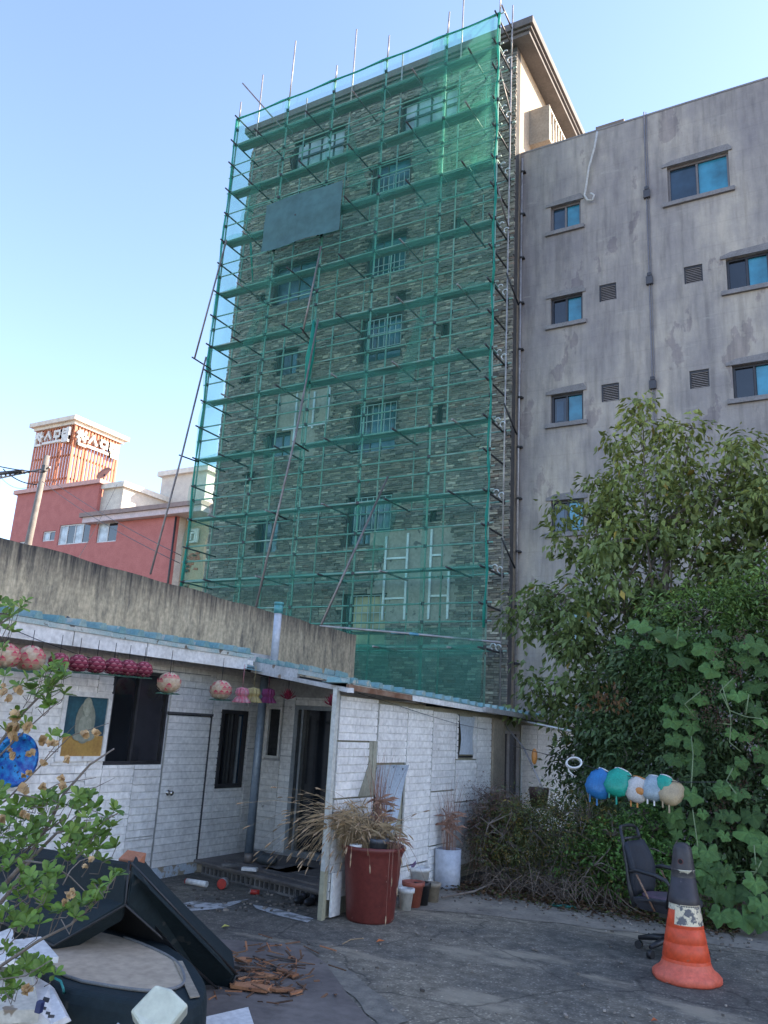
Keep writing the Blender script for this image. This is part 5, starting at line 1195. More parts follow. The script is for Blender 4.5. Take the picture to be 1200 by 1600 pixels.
# ================================================================== FOLIAGE
def foliage_mat(name, c, trans=.3, rough=.55):
    return M(name, c, tuple(x*.8 for x in c), 3, rough, tint=True, trans=trans)
def crown_points(lobes, n, rs, shell=.55):
    P_ = []; vol = np.array([l[3]*l[4]*l[5] for l in lobes])**.75; vol = vol/vol.sum()
    for l, v in zip(lobes, vol):
        k = int(n*v); d = rs.normal(size=(k, 3)); d /= np.linalg.norm(d, axis=1, keepdims=True)
        r_ = rs.uniform(shell**3, 1, k)**(1/3); r_ *= 1+.22*np.sin(d[:, 0]*7+l[0]*3)*np.cos(d[:, 2]*6+l[1])
        P_.append(np.array(l[:3])+d*r_[:, None]*np.array(l[3:6]))
    return np.concatenate(P_)
def tree(name, label, cat, base, trunk_pts, trunk_r, lobes, nclus, perclus, cl_r, leafL, leafW, mat, barkmat, seed, tintfn, droop=.5, limb=True, shell=.5, kind='stuff'):
    rs = np.random.default_rng(seed); r = random.Random(seed); t_ = thing(name, label, cat, base)
    mb = MB(); mb.tube(trunk_pts, trunk_r, 10); mb.build('trunk', barkmat, t_)
    C = crown_points(lobes, nclus, rs, shell)
    if limb:
        lm = MB(); tp = [Vector(p) for p in trunk_pts]
        ax = []                                          # main limbs to the middle of every lobe
        for l in lobes:
            st = tp[min(len(tp)-1, 1+r.randrange(len(tp)-1))]; e = Vector(l[:3]); mid = st.lerp(e, .5)+Vector((r.gauss(0, .1), r.gauss(0, .1), .1))
            pts = [st, mid, e, e+Vector((r.gauss(0, .2), r.gauss(0, .2), l[5]*.6))]; lm.tube(pts, [trunk_r[-1]*.8, trunk_r[-1]*.5, trunk_r[-1]*.3, .006], 6); ax += [pts[1].lerp(pts[2], s) for s in (0, .4, .8)]+[pts[2].lerp(pts[3], s) for s in (.2, .7)]
        AX = np.array([tuple(a) for a in ax])
        for c in C[::2]:
            j = ((AX-c)**2).sum(1).argmin(); a = Vector(AX[j]); e = Vector(c); m_ = a.lerp(e, .5)+Vector((r.gauss(0, .06), r.gauss(0, .06), .05))
            lm.tube([a, m_, e], [.011, .007, .003], 4, cap=False)
        lm.build('branches', barkmat, t_, kind='stuff')
    k = len(C); idx = np.repeat(np.arange(k), perclus); n = len(idx)
    dirs = rs.normal(size=(n, 3)); dirs /= np.linalg.norm(dirs, axis=1, keepdims=True)
    Pp = C[idx]+dirs*rs.uniform(.1, 1, (n, 1))**.6*cl_r*np.array([1, 1, .8])
    D = dirs*np.array([1, 1, .6])+np.array([0, 0, -droop])+rs.normal(size=(n, 3))*.35
    N = np.array([0, 0, 1.0])+rs.normal(size=(n, 3))*.45
    L = leafL*rs.uniform(.6, 1.25, n)
    ct = rs.uniform(.75, 1.3, k)[idx]
    tint = tintfn(Pp, ct*rs.uniform(.7, 1.25, n), rs)
    leafmesh('foliage', Pp, D, N, L, L*leafW/leafL, mat, t_, kind, tint); return t_
m_bark = M('grey_bark', (.24, .20, .17), (.14, .11, .09), 8, .9, bp=.8, bsc=40, world=True)
m_leafA = foliage_mat('persimmon_leaf', (.19, .25, .08)); m_leafB = foliage_mat('deep_green_leaf', (.115, .18, .07)); m_leafC = foliage_mat('fresh_green_leaf', (.15, .25, .065))
def tA(P_, b, rs):
    y = np.clip((P_[:, 2]-4.0)/2.6, 0, 1)[:, None]*rs.uniform(.2, 1, (len(P_), 1)); base = np.array([1.0, 1.0, 1.0]); yel = np.array([1.9, 1.5, 1.0])
    br = (rs.uniform(size=(len(P_), 1)) < .008); c = base*(1-y)+yel*y; c = np.where(br, np.array([1.8, 1.0, .6]), c); return c*b[:, None]
lobA = [(-2.55, 12.2, 5.45, .95, .9, 1.15), (-1.55, 12.3, 5.1, .85, .9, 1.0), (-3.25, 12.1, 4.7, .75, .8, .75), (-2.4, 12.0, 4.2, 1.25, 1.1, .8), (-.9, 12.1, 4.3, .9, 1, .9), (-.1, 12.2, 4.9, .9, .9, 1.0),
        (-3.7, 11.9, 3.6, .85, .8, .55), (-2.7, 11.8, 3.2, 1.0, .9, .7), (-3.3, 11.8, 2.7, .9, .8, .55), (-1.7, 11.9, 3.3, 1.0, .8, .7), (-4.25, 11.8, 3.55, .4, .5, .35), (-3.9, 11.7, 2.15, .6, .5, .35), (-2.55, 12.2, 6.45, .35, .35, .55), (-1.9, 12.2, 6.1, .3, .3, .6), (-1.2, 12.2, 5.9, .35, .3, .3), (.1, 12.2, 5.9, .4, .4, .5), (-3.0, 11.7, 2.0, .8, .6, .5), (.9, 12.2, 4.5, .9, .9, 1.1)]
tree('persimmon_tree', 'broad yellow-green leafy tree rising before the grey concrete block', 'tree', (-2.4, 12.2, 0), [(-2.4, 12.2, 0), (-2.45, 12.2, 1.5), (-2.3, 12.15, 2.6), (-2.35, 12.2, 3.6), (-2.2, 12.2, 5.0)], [.13, .11, .09, .07, .035], lobA, 640, 30, .27, .135, .066, m_leafA, m_bark, 21, tA, .75, shell=.45)
def tB(P_, b, rs): return np.array([1, 1, 1.0])*b[:, None]
# lighter shrub-tree on the right with fine leaves
lobC = [(-1.55, 10.9, 3.25, .65, .6, .55), (-.8, 10.8, 3.45, .7, .6, .6), (-.0, 10.9, 3.6, .8, .6, .6), (-1.9, 10.9, 2.6, .5, .5, .5), (-1.2, 10.7, 2.5, .9, .5, .6), (-.3, 10.7, 2.6, .9, .5, .8), (.5, 10.8, 3.0, .8, .6, .9)]
def tC(P_, b, rs):
    y = (np.clip((P_[:, 2]-2.6)/1.3, 0, 1)*rs.uniform(.3, 1, len(P_)))[:, None]; return (np.array([.75, .85, 1.0])*(1-y)+np.array([1.6, 1.4, 1.0])*y)*b[:, None]
tree('fine_leaved_shrub', 'bright green fine-leaved shrub in front of the big tree on the right', 'shrub', (-.8, 10.9, 0), [(-.8, 10.9, 0), (-.85, 10.9, 1.2), (-.8, 10.85, 2.5)], [.07, .05, .03], lobC, 750, 34, .2, .085, .028, m_leafC, m_bark, 22, tC, .3, shell=.5)
# dark evergreen mass below
lobB = [(-2.7, 11.4, 1.9, .8, .6, .75), (-2.2, 11.2, 2.7, .7, .5, .6), (-1.8, 11.0, 1.6, .9, .5, .9), (-1.0, 10.7, 1.5, .9, .5, 1.1), (-.1, 10.7, 1.5, .9, .5, 1.3), (-1.6, 10.4, .9, .8, .4, .7), (-.6, 10.3, .7, .8, .4, .7), (.5, 10.5, 1.1, .8, .5, 1.1), (-3.3, 11.8, 1.3, .5, .4, .5), (-2.6, 10.8, 1.1, .6, .4, .6)]
tree('dark_hedge_bush', 'dense dark green bush under the vine leaves, beside the bags', 'bush', (-1.4, 10.9, 0), [(-1.4, 10.9, 0), (-1.4, 10.9, .8), (-1.45, 10.9, 1.6)], [.08, .06, .03], lobB, 1300, 30, .22, .095, .042, m_leafB, m_bark, 23, tB, .5, shell=.35)
# low bright shrub by the chair
lobD = [(-2.35, 9.75, .55, .45, .35, .45), (-2.75, 9.85, .45, .4, .35, .42), (-1.95, 9.7, .42, .4, .3, .4), (-2.1, 9.9, .85, .4, .3, .25), (-1.6, 9.65, .35, .35, .3, .3)]
tree('green_shrub', 'low bright green shrub behind the office chair', 'shrub', (-2.3, 9.8, 0), [(-2.3, 9.8, 0), (-2.3, 9.8, .2), (-2.3, 9.8, .45)], [.03, .025, .015], lobD, 380, 26, .13, .05, .028, m_leafC, m_bark, 24, lambda P_, b, rs: np.array([.9, 1.05, .9])*b[:, None], .1, shell=.4)
lobE = [(-3.5, 9.95, .6, .6, .4, .55), (-3.0, 9.85, .6, .55, .4, .55), (-2.6, 9.85, .5, .5, .35, .5), (-3.7, 9.7, .55, .4, .3, .4), (-3.9, 10.0, .5, .4, .4, .45), (-3.2, 10.1, .75, .6, .4, .28), (-3.9, 10.2, .65, .5, .4, .3), (-2.6, 10.0, .7, .4, .3, .3)]
tree('wispy_bush', 'tangled wispy olive bush growing along the concrete edge', 'bush', (-3.4, 10, 0), [(-3.4, 10, 0), (-3.4, 10, .2), (-3.4, 10, .5)], [.03, .025, .015], lobE, 620, 30, .16, .05, .015, foliage_mat('olive_needle', (.13, .165, .055)), m_bark, 25, lambda P_, b, rs: np.where(rs.uniform(size=(len(P_), 1)) < .25, np.array([2.2, 1.3, 1.0]), np.array([1, 1, 1.0]))*b[:, None], .1, shell=.2)
lobF = [(-4.05, 9.75, .62, .28, .3, .35), (-3.85, 9.9, .8, .3, .3, .3), (-4.15, 10.2, .9, .25, .3, .35)]
tree('dead_brown_bush', 'reddish brown dead bush right of the white cylindrical pot', 'bush', (-3.95, 9.9, 0), [(-3.95, 9.9, 0), (-3.95, 9.9, .25), (-3.95, 9.9, .5)], [.02, .015, .01], lobF, 240, 22, .12, .03, .009, foliage_mat('dead_leaf', (.20, .105, .075)), m_bark, 26, tB, 0, shell=.1)
# bare twigs sprawling at the foot of the bushes
r = random.Random(9); mb = MB()
for k in range(230):
    b = Vector((r.uniform(-4.1, -2.4), r.uniform(9.55, 10.0), r.uniform(.0, .2))); a = Vector((r.gauss(.2, .6), r.gauss(-.45, .25), r.uniform(-.1, .5))); L = r.uniform(.3, .9)
    pts = [b+a*(L*s)+Vector((0, 0, -.5*L*s*s+.1*math.sin(5*s+k))) for s in (0, .25, .5, .75, 1)]
    for p in pts: p.z = max(p.z, .012)
    mb.tube(pts, [.006, .005, .004, .003, .0015], 4, r.uniform(.6, 1.3), cap=False)
o = mb.build('dry_twigs', M('pale_twig', (.25, .19, .145), (.15, .11, .085), 6, .9, tint=True)); tag(o, 'tangle of bare dry twigs sprawling from the bushes onto the concrete', 'twigs'); o['kind'] = 'stuff'
grass('dry_stalks', (-4.30, 9.30, .38), 60, .1, .85, .15, (0, -.05), m_pinkstem, 'tall pinkish dead stalks growing out of the white cylindrical pot', heads=False, seed=6, lean=.16)
grass('dry_stalks', (-4.25, 10.2, .1), 50, .25, 1.1, .15, (0, -.1), m_pinkstem, 'thin dead stalks standing against the far shed panels', heads=False, seed=8, lean=.16)

# ------------------------------------------------------------------ gourd vine with large leaves
vine = thing('gourd_vine', 'climbing gourd vine with large pale green lobed leaves over the dark bush', 'vine', (-1.2, 10.0, 0))
m_gl = foliage_mat('gourd_leaf', (.105, .20, .055), .2, .85)
def big_leaf_mesh(name, seed, s=1.0):
    r = random.Random(seed); n = 21; V = [(0, 0, 0)]; mb = MB()
    inner = []; outer = []
    for k in range(n):
        q = rad(-165+330*k/(n-1)); lob = 1+.17*math.cos(5*q+.3)+r.uniform(-.10, .10); R_ = lob*(1-.10*abs(q)/math.pi)
        outer.append((math.sin(q)*R_, math.cos(q)*R_*.95, -.16*R_+.13*math.sin(4*q+seed*1.7))); inner.append((math.sin(q)*R_*.5, math.cos(q)*R_*.5, .05*math.cos(5*q)))
    V = [(0, 0, 0)]+inner+outer
    for k in range(n-1):
        t_ = r.uniform(.9, 1.1)*(.55+.13*seed); mb_f = (0, 1+k, 2+k); mb.add([V[i] for i in mb_f], [(0, 2, 1)], t_*1.08, True)
        mb.add([V[1+k], V[2+k], V[1+n+k+1], V[1+n+k]], [(0, 1, 2, 3)], t_, True)
    return mb
protos = []
for sdd in range(6):
    mb = big_leaf_mesh('leaf', sdd); o = mb.build('leaf', m_gl, vine, origin=(0, 0, 0)); protos.append(o)
leafs = [(1062, 1028, 22), (1058, 1000, 14), (1102, 1012, 20), (1110, 1045, 18), (1122, 1035, 12), (1180, 1005, 20), (1168, 1028, 20), (1178, 1070, 18), (1086, 1075, 12), (1070, 1090, 15), (1095, 1092, 12), (1073, 1107, 12), (1050, 1127, 14), (1080, 1132, 15), (1052, 1153, 15), (1085, 1162, 19), (1053, 1185, 16), (1088, 1198, 16), (1180, 1105, 16), (1192, 1125, 14), (1165, 1150, 12), (1080, 1240, 18), (1128, 1232, 14), (1133, 1228, 12), (1155, 1238, 14), (1053, 1277, 18), (1093, 1282, 17), (1175, 1273, 18), (1170, 1300, 21), (1190, 1320, 18), (1132, 1305, 10), (1105, 1330, 20), (1103, 1368, 18), (1128, 1360, 20), (1135, 1392, 22), (1118, 1392, 16), (1172, 1395, 20), (1180, 1378, 16), (1190, 1412, 18), (1160, 1432, 22), (1125, 1428, 16), (1190, 1438, 18), (1048, 1235, 14), (1040, 990, 18), (1195, 1045, 16), (1128, 990, 14), (1152, 1085, 14), (1000, 975, 18), (1012, 1005, 14), (975, 1000, 14), (1190, 1180, 14), (1160, 1190, 12), (1190, 1350, 14)]
r = random.Random(12)
leafs = leafs+[(r.uniform(1045, 1215), r.uniform(985, 1445), r.uniform(7, 15)) for _ in range(48)]
used = set()
for i, (px, py, s) in enumerate(leafs):
    y = 10.1 if py < 1230 else 9.75
    if py > 1320: y = 9.45
    if py > 1400: y = 9.25
    p = P(px, py, y+r.uniform(-.12, .1)); dist = (p-Vector(CAM_P)).length; sc_ = s/FPX*dist*r.uniform(.82, .98)
    k = (i*5+i//3) % 6
    o = protos[k] if k not in used else part_like(protos[k], 'leaf', vine, (0, 0, 0)); used.add(k)
    o.location = p-vine.location; o.scale = (sc_, sc_, sc_*1.2)
    # face the light and the yard, tip hanging down
    o.rotation_euler = (rad(r.uniform(100, 140)) - math.pi, 0, 0)
    nrm = Vector((r.uniform(-.1, .6), -.8+r.uniform(-.2, .2), r.uniform(.35, .9))).normalized(); tip = Vector((r.uniform(-.5, .5), -.2, -1)); tip = (tip-nrm*tip.dot(nrm)).normalized(); sx = tip.cross(nrm)
    o.rotation_euler = Matrix((sx, tip, nrm)).transposed().to_euler()
for pts in ([(1145, 1060), (1125, 1080), (1140, 1110), (1142, 1130), (1140, 1160), (1158, 1175)], [(1140, 1110), (1165, 1120), (1190, 1123), (1198, 1135)], [(1128, 1070), (1135, 1095), (1140, 1110)], [(1170, 1085), (1165, 1118)], [(1082, 1265), (1090, 1320), (1090, 1340)], [(1178, 1320), (1182, 1362), (1160, 1380), (1150, 1420)], [(1182, 1362), (1150, 1363)], [(1182, 1362), (1190, 1345)], [(1145, 1200), (1135, 1220), (1150, 1240)], [(1060, 980), (1058, 1000)], [(1080, 1150), (1083, 1180), (1080, 1230)], [(1120, 1130), (1142, 1132)], [(1085, 1120), (1070, 1100), (1095, 1080)]):
    MB().tube([P(x, y, 9.95 if y < 1230 else 9.5) for x, y in pts], .007, 5).build('stem', M('pale_vine_stem', (.20, .25, .12), (.14, .18, .09), 6, .7), vine)
gd = P(1030, 999, 10.2); o = MB().sphere(gd, .045, 12, 8).build('gourd', M('pale_gourd', (.35, .33, .14), None, 4, .5), vine)
# brown seed clusters of the vine
rs = np.random.default_rng(5); Q = []
for (px, py) in ((1125, 1020), (1150, 1045), (1107, 1078), (1112, 1110), (1095, 1120), (1130, 1125), (1120, 1130), (1180, 1165), (1158, 1235), (1130, 1270), (1140, 1285), (1125, 1260), (1160, 990)):
    p = np.array(P(px, py, 9.9)); Q.append(p+rs.normal(size=(70, 3))*.06)
Q = np.concatenate(Q); leafmesh('seed_clusters', Q, rs.normal(size=Q.shape), rs.normal(size=Q.shape), .022, .014, foliage_mat('brown_seed', (.16, .085, .06)), vine, 'stuff')
# yellowish leaf pair in the dark (orange autumn leaves)
Q = np.array(P(945, 1092, 10.6))+rs.normal(size=(60, 3))*np.array([.14, .1, .10]); o = leafmesh('autumn_leaves', Q, rs.normal(size=Q.shape)*.5+np.array([0, 0, -1]), rs.normal(size=Q.shape)+np.array([0, -1, .5]), .07, .045, foliage_mat('orange_brown_leaf', (.20, .10, .035)), None, 'stuff'); tag(o, 'spray of orange-brown autumn leaves in the dark foliage', 'leaves')

# ================================================================== FOREGROUND SHRUB (left)
fs = thing('flowering_shrub', 'leafy shrub with spent yellowish blooms reaching in from the left edge', 'shrub', (-3.9, 2.9, 0))
m_fl = foliage_mat('glossy_shrub_leaf', (.125, .225, .035), .25, .5)
def sp(x, y, Y=2.9): return P(x, y, Y)
br = MB()
stems = [([(-60, 1470), (0, 1390), (40, 1345), (75, 1290), (100, 1240), (140, 1195), (178, 1170)], 2.9, .014, .004), ([(-60, 1480), (10, 1400), (50, 1340), (90, 1300), (150, 1290), (185, 1270)], 2.75, .012, .003), ([(-60, 1250), (0, 1160), (40, 1110), (70, 1080), (90, 1060)], 3.0, .010, .004),
         ([(-60, 1240), (-10, 1190), (30, 1150), (75, 1110), (100, 1090)], 3.1, .007, .002), ([(-60, 1560), (0, 1510), (60, 1470), (110, 1445), (150, 1410), (180, 1370)], 2.5, .008, .003), ([(-60, 1000), (0, 975), (30, 955)], 2.9, .006, .002), ([(-50, 1290), (10, 1250), (60, 1200), (110, 1150), (170, 1130)], 3.0, .006, .0015),
         ([(-50, 1330), (30, 1260), (90, 1225), (150, 1215)], 2.9, .006, .0015), ([(-40, 1380), (30, 1340), (70, 1300), (100, 1280)], 2.8, .008, .003), ([(40, 1345), (80, 1350), (110, 1370), (140, 1400)], 2.7, .005, .002), ([(98, 1383), (110, 1360), (125, 1345), (140, 1340)], 2.6, .003, .0015), ([(-50, 1440), (20, 1420), (60, 1390), (90, 1380)], 2.6, .006, .002), ([(0, 1530), (40, 1525), (80, 1500)], 2.4, .003, .002), ([(60, 1200), (90, 1160), (120, 1130)], 3.0, .003, .001), ([(100, 1240), (150, 1230), (180, 1215)], 3.0, .003, .001), ([(20, 1240), (80, 1250), (120, 1262), (150, 1268)], 2.85, .004, .002)]
for pts, Y, r0, r1 in stems:
    n = len(pts); br.tube([sp(x, y, Y+.03*i) for i, (x, y) in enumerate(pts)], [r0+(r1-r0)*i/(n-1) for i in range(n)], 6)
# whorls of leaves
wh = [(8, 945), (22, 960), (5, 975), (32, 950), (15, 990), (5, 1010), (10, 1060), (95, 1042), (75, 1048), (60, 1060), (100, 1060), (50, 1075), (80, 1075), (98, 1085), (70, 1095), (40, 1062), (88, 1068), (60, 1085), (30, 1115), (40, 1130), (25, 1125), (12, 1145),
      (80, 1147), (90, 1152), (100, 1050), (140, 1255), (120, 1243), (90, 1245), (70, 1250), (60, 1262), (45, 1258), (82, 1262), (100, 1265), (125, 1268), (135, 1275), (182, 1265), (145, 1263), (170, 1292), (160, 1285), (175, 1295), (150, 1300), (130, 1300), (110, 1300), (95, 1290), (75, 1280), (50, 1285), (30, 1275), (15, 1290), (5, 1305), (25, 1262), (60, 1300), (110, 1310), (140, 1310), (178, 1322), (150, 1325), (120, 1335), (90, 1330), (135, 1320), (115, 1315),
      (48, 1345), (35, 1330), (15, 1335), (20, 1325), (5, 1330), (72, 1360), (80, 1372), (45, 1372), (52, 1390), (35, 1398), (75, 1385), (60, 1412), (50, 1380), (30, 1360), (182, 1370), (170, 1378), (158, 1385), (148, 1392), (140, 1412), (130, 1410), (110, 1420), (95, 1425), (115, 1435), (35, 1430), (50, 1435), (60, 1445), (20, 1440), (5, 1440), (28, 1495), (40, 1500), (85, 1520), (75, 1510), (20, 1525), (5, 1535), (30, 1545), (65, 1515), (10, 1385), (60, 1320), (8, 1270), (2, 1250), (70, 1400), (30, 1450), (12, 1480), (18, 1310), (42, 1305), (2, 1360), (145, 1340), (12, 1550)]
r = random.Random(31)
def ob_leaf(s=1.0, cup=.12):
    mb = MB(); L = 1.0
    row = [(0, 0, 0), (.22, .25, .02), (.36, .6, -.0), (.30, .85, -.05), (0, 1.0, -.10)]
    V = [(0, 0, 0), (.11, .28, .05), (.235, .6, .06), (.19, .85, .03), (0, 1.0, -.06), (-.19, .85, .03), (-.235, .6, .06), (-.11, .28, .05), (0, .3, -.02), (0, .6, -.02)]
    mb.add(V, [(0, 1, 8), (1, 2, 9, 8), (2, 3, 4, 9), (0, 8, 7), (8, 9, 6, 7), (9, 4, 5, 6)], 1.0, True); return mb
variants = []
for k in range(6):
    mb = ob_leaf(); t_ = (.75+.14*k); mb.t = [(t_*(1+.12*k*.5), t_*1.05, t_)]*len(mb.f); o = mb.build('leaf', m_fl, fs, origin=(0, 0, 0)); o.location = (0, 0, -50); variants.append(o)
rest = MB(); count = 0; firsts = set()
base_v = [Vector(v) for v in ob_leaf().v]; base_f = ob_leaf().f
wlist = []
wh2 = [(x+r.uniform(-14, 14), y+r.uniform(-14, 14)) for x, y in wh if x < 165 and r.random() < .75]
for (px, py) in wh+wh2:
    Y = {True: 2.95}.get(py < 1120, 2.85 if py < 1350 else 2.6)+r.uniform(-.12, .12)
    c = sp(px+r.uniform(-4, 4), py+r.uniform(-4, 4), Y); br.tube([c, c+Vector((r.uniform(-.05, -.02), .02, r.uniform(-.07, -.03))), c+Vector((r.uniform(-.14, -.08), .04, r.uniform(-.12, -.02)))], [.0012, .0018, .0025], 4, cap=False)
    ax = Vector((r.uniform(-.2, .7), r.uniform(-.9, .1), r.uniform(.4, 1))).normalized(); a0 = ax.orthogonal().normalized(); n = r.choice((5, 6, 7, 8))
    for k in range(n):
        q = 2.4*k+r.uniform(-.3, .3); el = rad(r.uniform(5, 55)); d = (a0*math.cos(q)+ax.cross(a0)*math.sin(q))*math.cos(el)+ax*math.sin(el); d.normalize()
        nr = (ax-d*ax.dot(d)).normalized(); sx = d.cross(nr); L = r.uniform(.042, .066)*(Y/2.9)
        Rm = Matrix((sx, d, nr)).transposed()
        if count < 285:
            vi = r.randrange(6)
            o = variants[vi] if vi not in firsts else part_like(variants[vi], 'leaf', fs, (0, 0, 0)); firsts.add(vi)
            o.location = c-fs.location; o.rotation_euler = Rm.to_euler(); o.scale = (L, L, L); count += 1
        else:
            t_ = r.uniform(.7, 1.5); rest.add([c+Rm @ (v*L) for v in base_v], base_f, (t_*1.1, t_*1.05, t_), True)
rest.build('small_foliage', m_fl, fs, kind='stuff'); br.build('branches', m_bark, fs)
# spent blooms
m_bloom = M('dried_petal', (.60, .45, .27), (.46, .30, .16), 30, .8, tint=True, trans=.25)
bl = [(5, 1083, 12), (28, 1079, 12), (13, 1092, 10), (24, 1118, 14), (15, 1138, 16), (25, 1135, 13), (43, 1136, 14), (20, 1152, 13), (66, 1157, 12), (80, 1162, 12), (87, 1160, 8), (133, 1147, 12), (152, 1145, 9), (150, 1144, 10), (50, 1176, 9), (45, 1178, 8), (102, 1187, 11), (68, 1192, 10), (20, 1181, 9), (96, 1216, 11), (98, 1228, 10), (38, 1232, 14), (66, 1230, 10), (35, 1273, 10), (42, 1276, 8), (2, 1282, 12), (110, 1395, 12), (115, 1396, 9), (143, 1343, 8), (133, 1353, 7), (102, 1410, 9), (45, 1542, 14), (38, 1550, 10), (6, 1072, 7), (45, 1208, 8), (37, 1212, 8), (14, 1172, 8)]
for (px, py, s) in bl:
    Y = 2.8 if py < 1300 else 2.5; c = sp(px, py, Y); R_ = s*.8/FPX*(c-Vector(CAM_P)).length; mb = MB()
    for k in range(7):
        a = Vector((r.gauss(0, 1), r.gauss(0, 1), r.gauss(.2, 1))).normalized(); s1 = a.orthogonal().normalized(); s2 = a.cross(s1); t_ = r.uniform(.75, 1.3)
        cup = .45
        mb.add([c-a*R_*.2, c+s1*R_*.55+a*R_*.15, c+s1*R_*.35+s2*R_*.5+a*R_*.55, c-s1*R_*.2+s2*R_*.45+a*R_*.7, c-s1*R_*.5+a*R_*.3], [(0, 1, 2, 3), (0, 3, 4)], (t_*1.05, t_, t_*.9), True)
    mb.build('spent_bloom', m_bloom, fs)

# ================================================================== OVERTURNED SOFA
m_sofa = M('dark_green_vinyl', (.010, .020, .025), (.016, .027, .032), 3, .7, world=True, bp=.3, bsc=50, spec=.3, spots=(7, .66, (.045, .05, .05)))
m_dust = M('beige_dust_cover', (.48, .385, .28), (.40, .32, .235), 2, .85, world=True)
sofa = thing('sofa_base', 'dark green sofa seat lying upside down with its beige underside up', 'sofa', (-3.7, 3.9, 0))
H_ = .36
oc = [gz(60, 1535, H_), gz(225, 1566, H_), gz(290, 1572, H_), gz(318, 1560, H_), gz(322, 1535, H_), gz(298, 1500, H_), gz(240, 1462, H_), gz(140, 1430, H_), gz(40, 1440, H_)]
def chaikin(P_, it=2):
    for _ in range(it): P_ = [q for i in range(len(P_)) for q in (P_[i].lerp(P_[(i+1) % len(P_)], .22), P_[i].lerp(P_[(i+1) % len(P_)], .78))]
    return P_
oc = chaikin(oc)
mb = MB(); n = len(oc); V = []
for (z, s) in ((.0, 1.03), (.02, 1.05), (.16, 1.06), (.3, 1.04), (H_-.02, 1.02), (H_, .995)):
    cx = sum((p for p in oc), Vector())/n
    for p in oc: V.append(Vector((cx.x+(p.x-cx.x)*s, cx.y+(p.y-cx.y)*s, z)))
mb.add(V, [(i*n+j, i*n+(j+1) % n, (i+1)*n+(j+1) % n, (i+1)*n+j) for i in range(5) for j in range(n)]+[tuple(range(5*n, 6*n))], 1, False)
mb.build('upholstered_base', m_sofa, sofa, bevel=.012)
ic = [gz(80, 1528, H_), gz(225, 1553, H_), gz(275, 1548, H_), gz(290, 1538, H_), gz(283, 1512, H_), gz(262, 1495, H_), gz(200, 1468, H_), gz(120, 1450, H_), gz(60, 1455, H_)]
ic = chaikin(ic)
MB().prism([(p.x, p.y, H_+.001) for p in ic], (0, 0, .006)).build('dust_cover', m_dust, sofa)
ring = [Vector((p.x, p.y, H_+.01)) for p in ic[-6:]+ic[:len(ic)*6//9]]
pts = []
for i in range(len(ring)-1):
    for k in range(4): pts.append(ring[i].lerp(ring[i+1], k/4))
MB().tube(pts, .009, 6).build('piping', M('grey_piping', (.20, .20, .20), None, 20, .7), sofa)
MB().prism([gz(272, 1503, H_+.008), gz(285, 1503, H_+.008), gz(312, 1558, H_+.008), gz(297, 1560, H_+.008)], (0, 0, .006)).build('beige_strip', M('tan_board', (.34, .29, .22)), sofa)
tw = [gz(85, 1528, .4), gz(95, 1533, .39), gz(99, 1545, .37), gz(100, 1552, .33)]; MB().tube(tw, .006, 6).build('green_cord', M('teal_cord', (.03, .25, .24), None, 4, .5), sofa)
# second piece: tipped up, leaning like a tent
so2 = thing('tipped_sofa', 'dark green armless sofa piece tipped up like a tent over the upturned one', 'sofa', (-4.3, 4.5, 0))
rt = gz(205, 1348, .86)                        # front end of the ridge
ft = gz(358, 1548, .0)                         # foot of the right slab
def slab(pts, ext, name, mat, bv=.025):
    mb = MB().prism(pts, ext); return mb.build(name, mat, so2, bevel=bv)
back_v = Vector((-.35, .55, .0))
YS = rt.y
a_ = rt; b_ = P(370, 1522, ft.y); c_ = P(352, 1556, ft.y); d_ = P(196, 1414, YS)
e_ = P(212, 1352, YS)
slab([a_, P(235, 1392, YS+.05), b_, c_, P(325, 1546, ft.y), d_], Vector((-.36, .40, .0)), 'seat_slab', m_sofa)
for q0, q1 in ((a_, b_), (b_, c_), (c_, d_)): MB().tube([q0, q1], .008, 6).build('seam_piping', m_black, so2)
# left slab: broad top face falling to the left/back
A1 = P(202, 1345, YS); A2 = P(196, 1414, YS); A3 = P(84, 1478, YS-.25); A4 = P(0, 1440, YS-.15); A5 = P(-60, 1400, YS+.1); A6 = P(-60, 1330, YS+.5); A7 = P(60, 1322, YS+.35)
MB().tube([A1, A2, A3, A4], .008, 6).build('seam_piping', m_black, so2)
mb = MB().prism([A1, A2, A3, A4, A5, A6, A7], Vector((-.1, .10, -.12))); mb.build('back_slab', m_sofa, so2, bevel=.02)
slab([P(205, 1400, YS+.2), P(300, 1515, YS+.35), P(235, 1470, YS+.5), P(120, 1450, YS+.4)], Vector((-.1, .05, .02)), 'inner_panel', m_black, .01)
bx = gz(205, 1352, .5); 
o = MB().rbox(P(206, 1345, YS+.25), (.13, .16, .07), (.2, .1, .5)).build('brick_piece', M('orange_brick', (.42, .17, .09), None, 8, .9, bp=.6, bsc=50), None, bevel=.006); tag(o, 'broken orange brick resting on the tipped sofa ridge', 'brick')

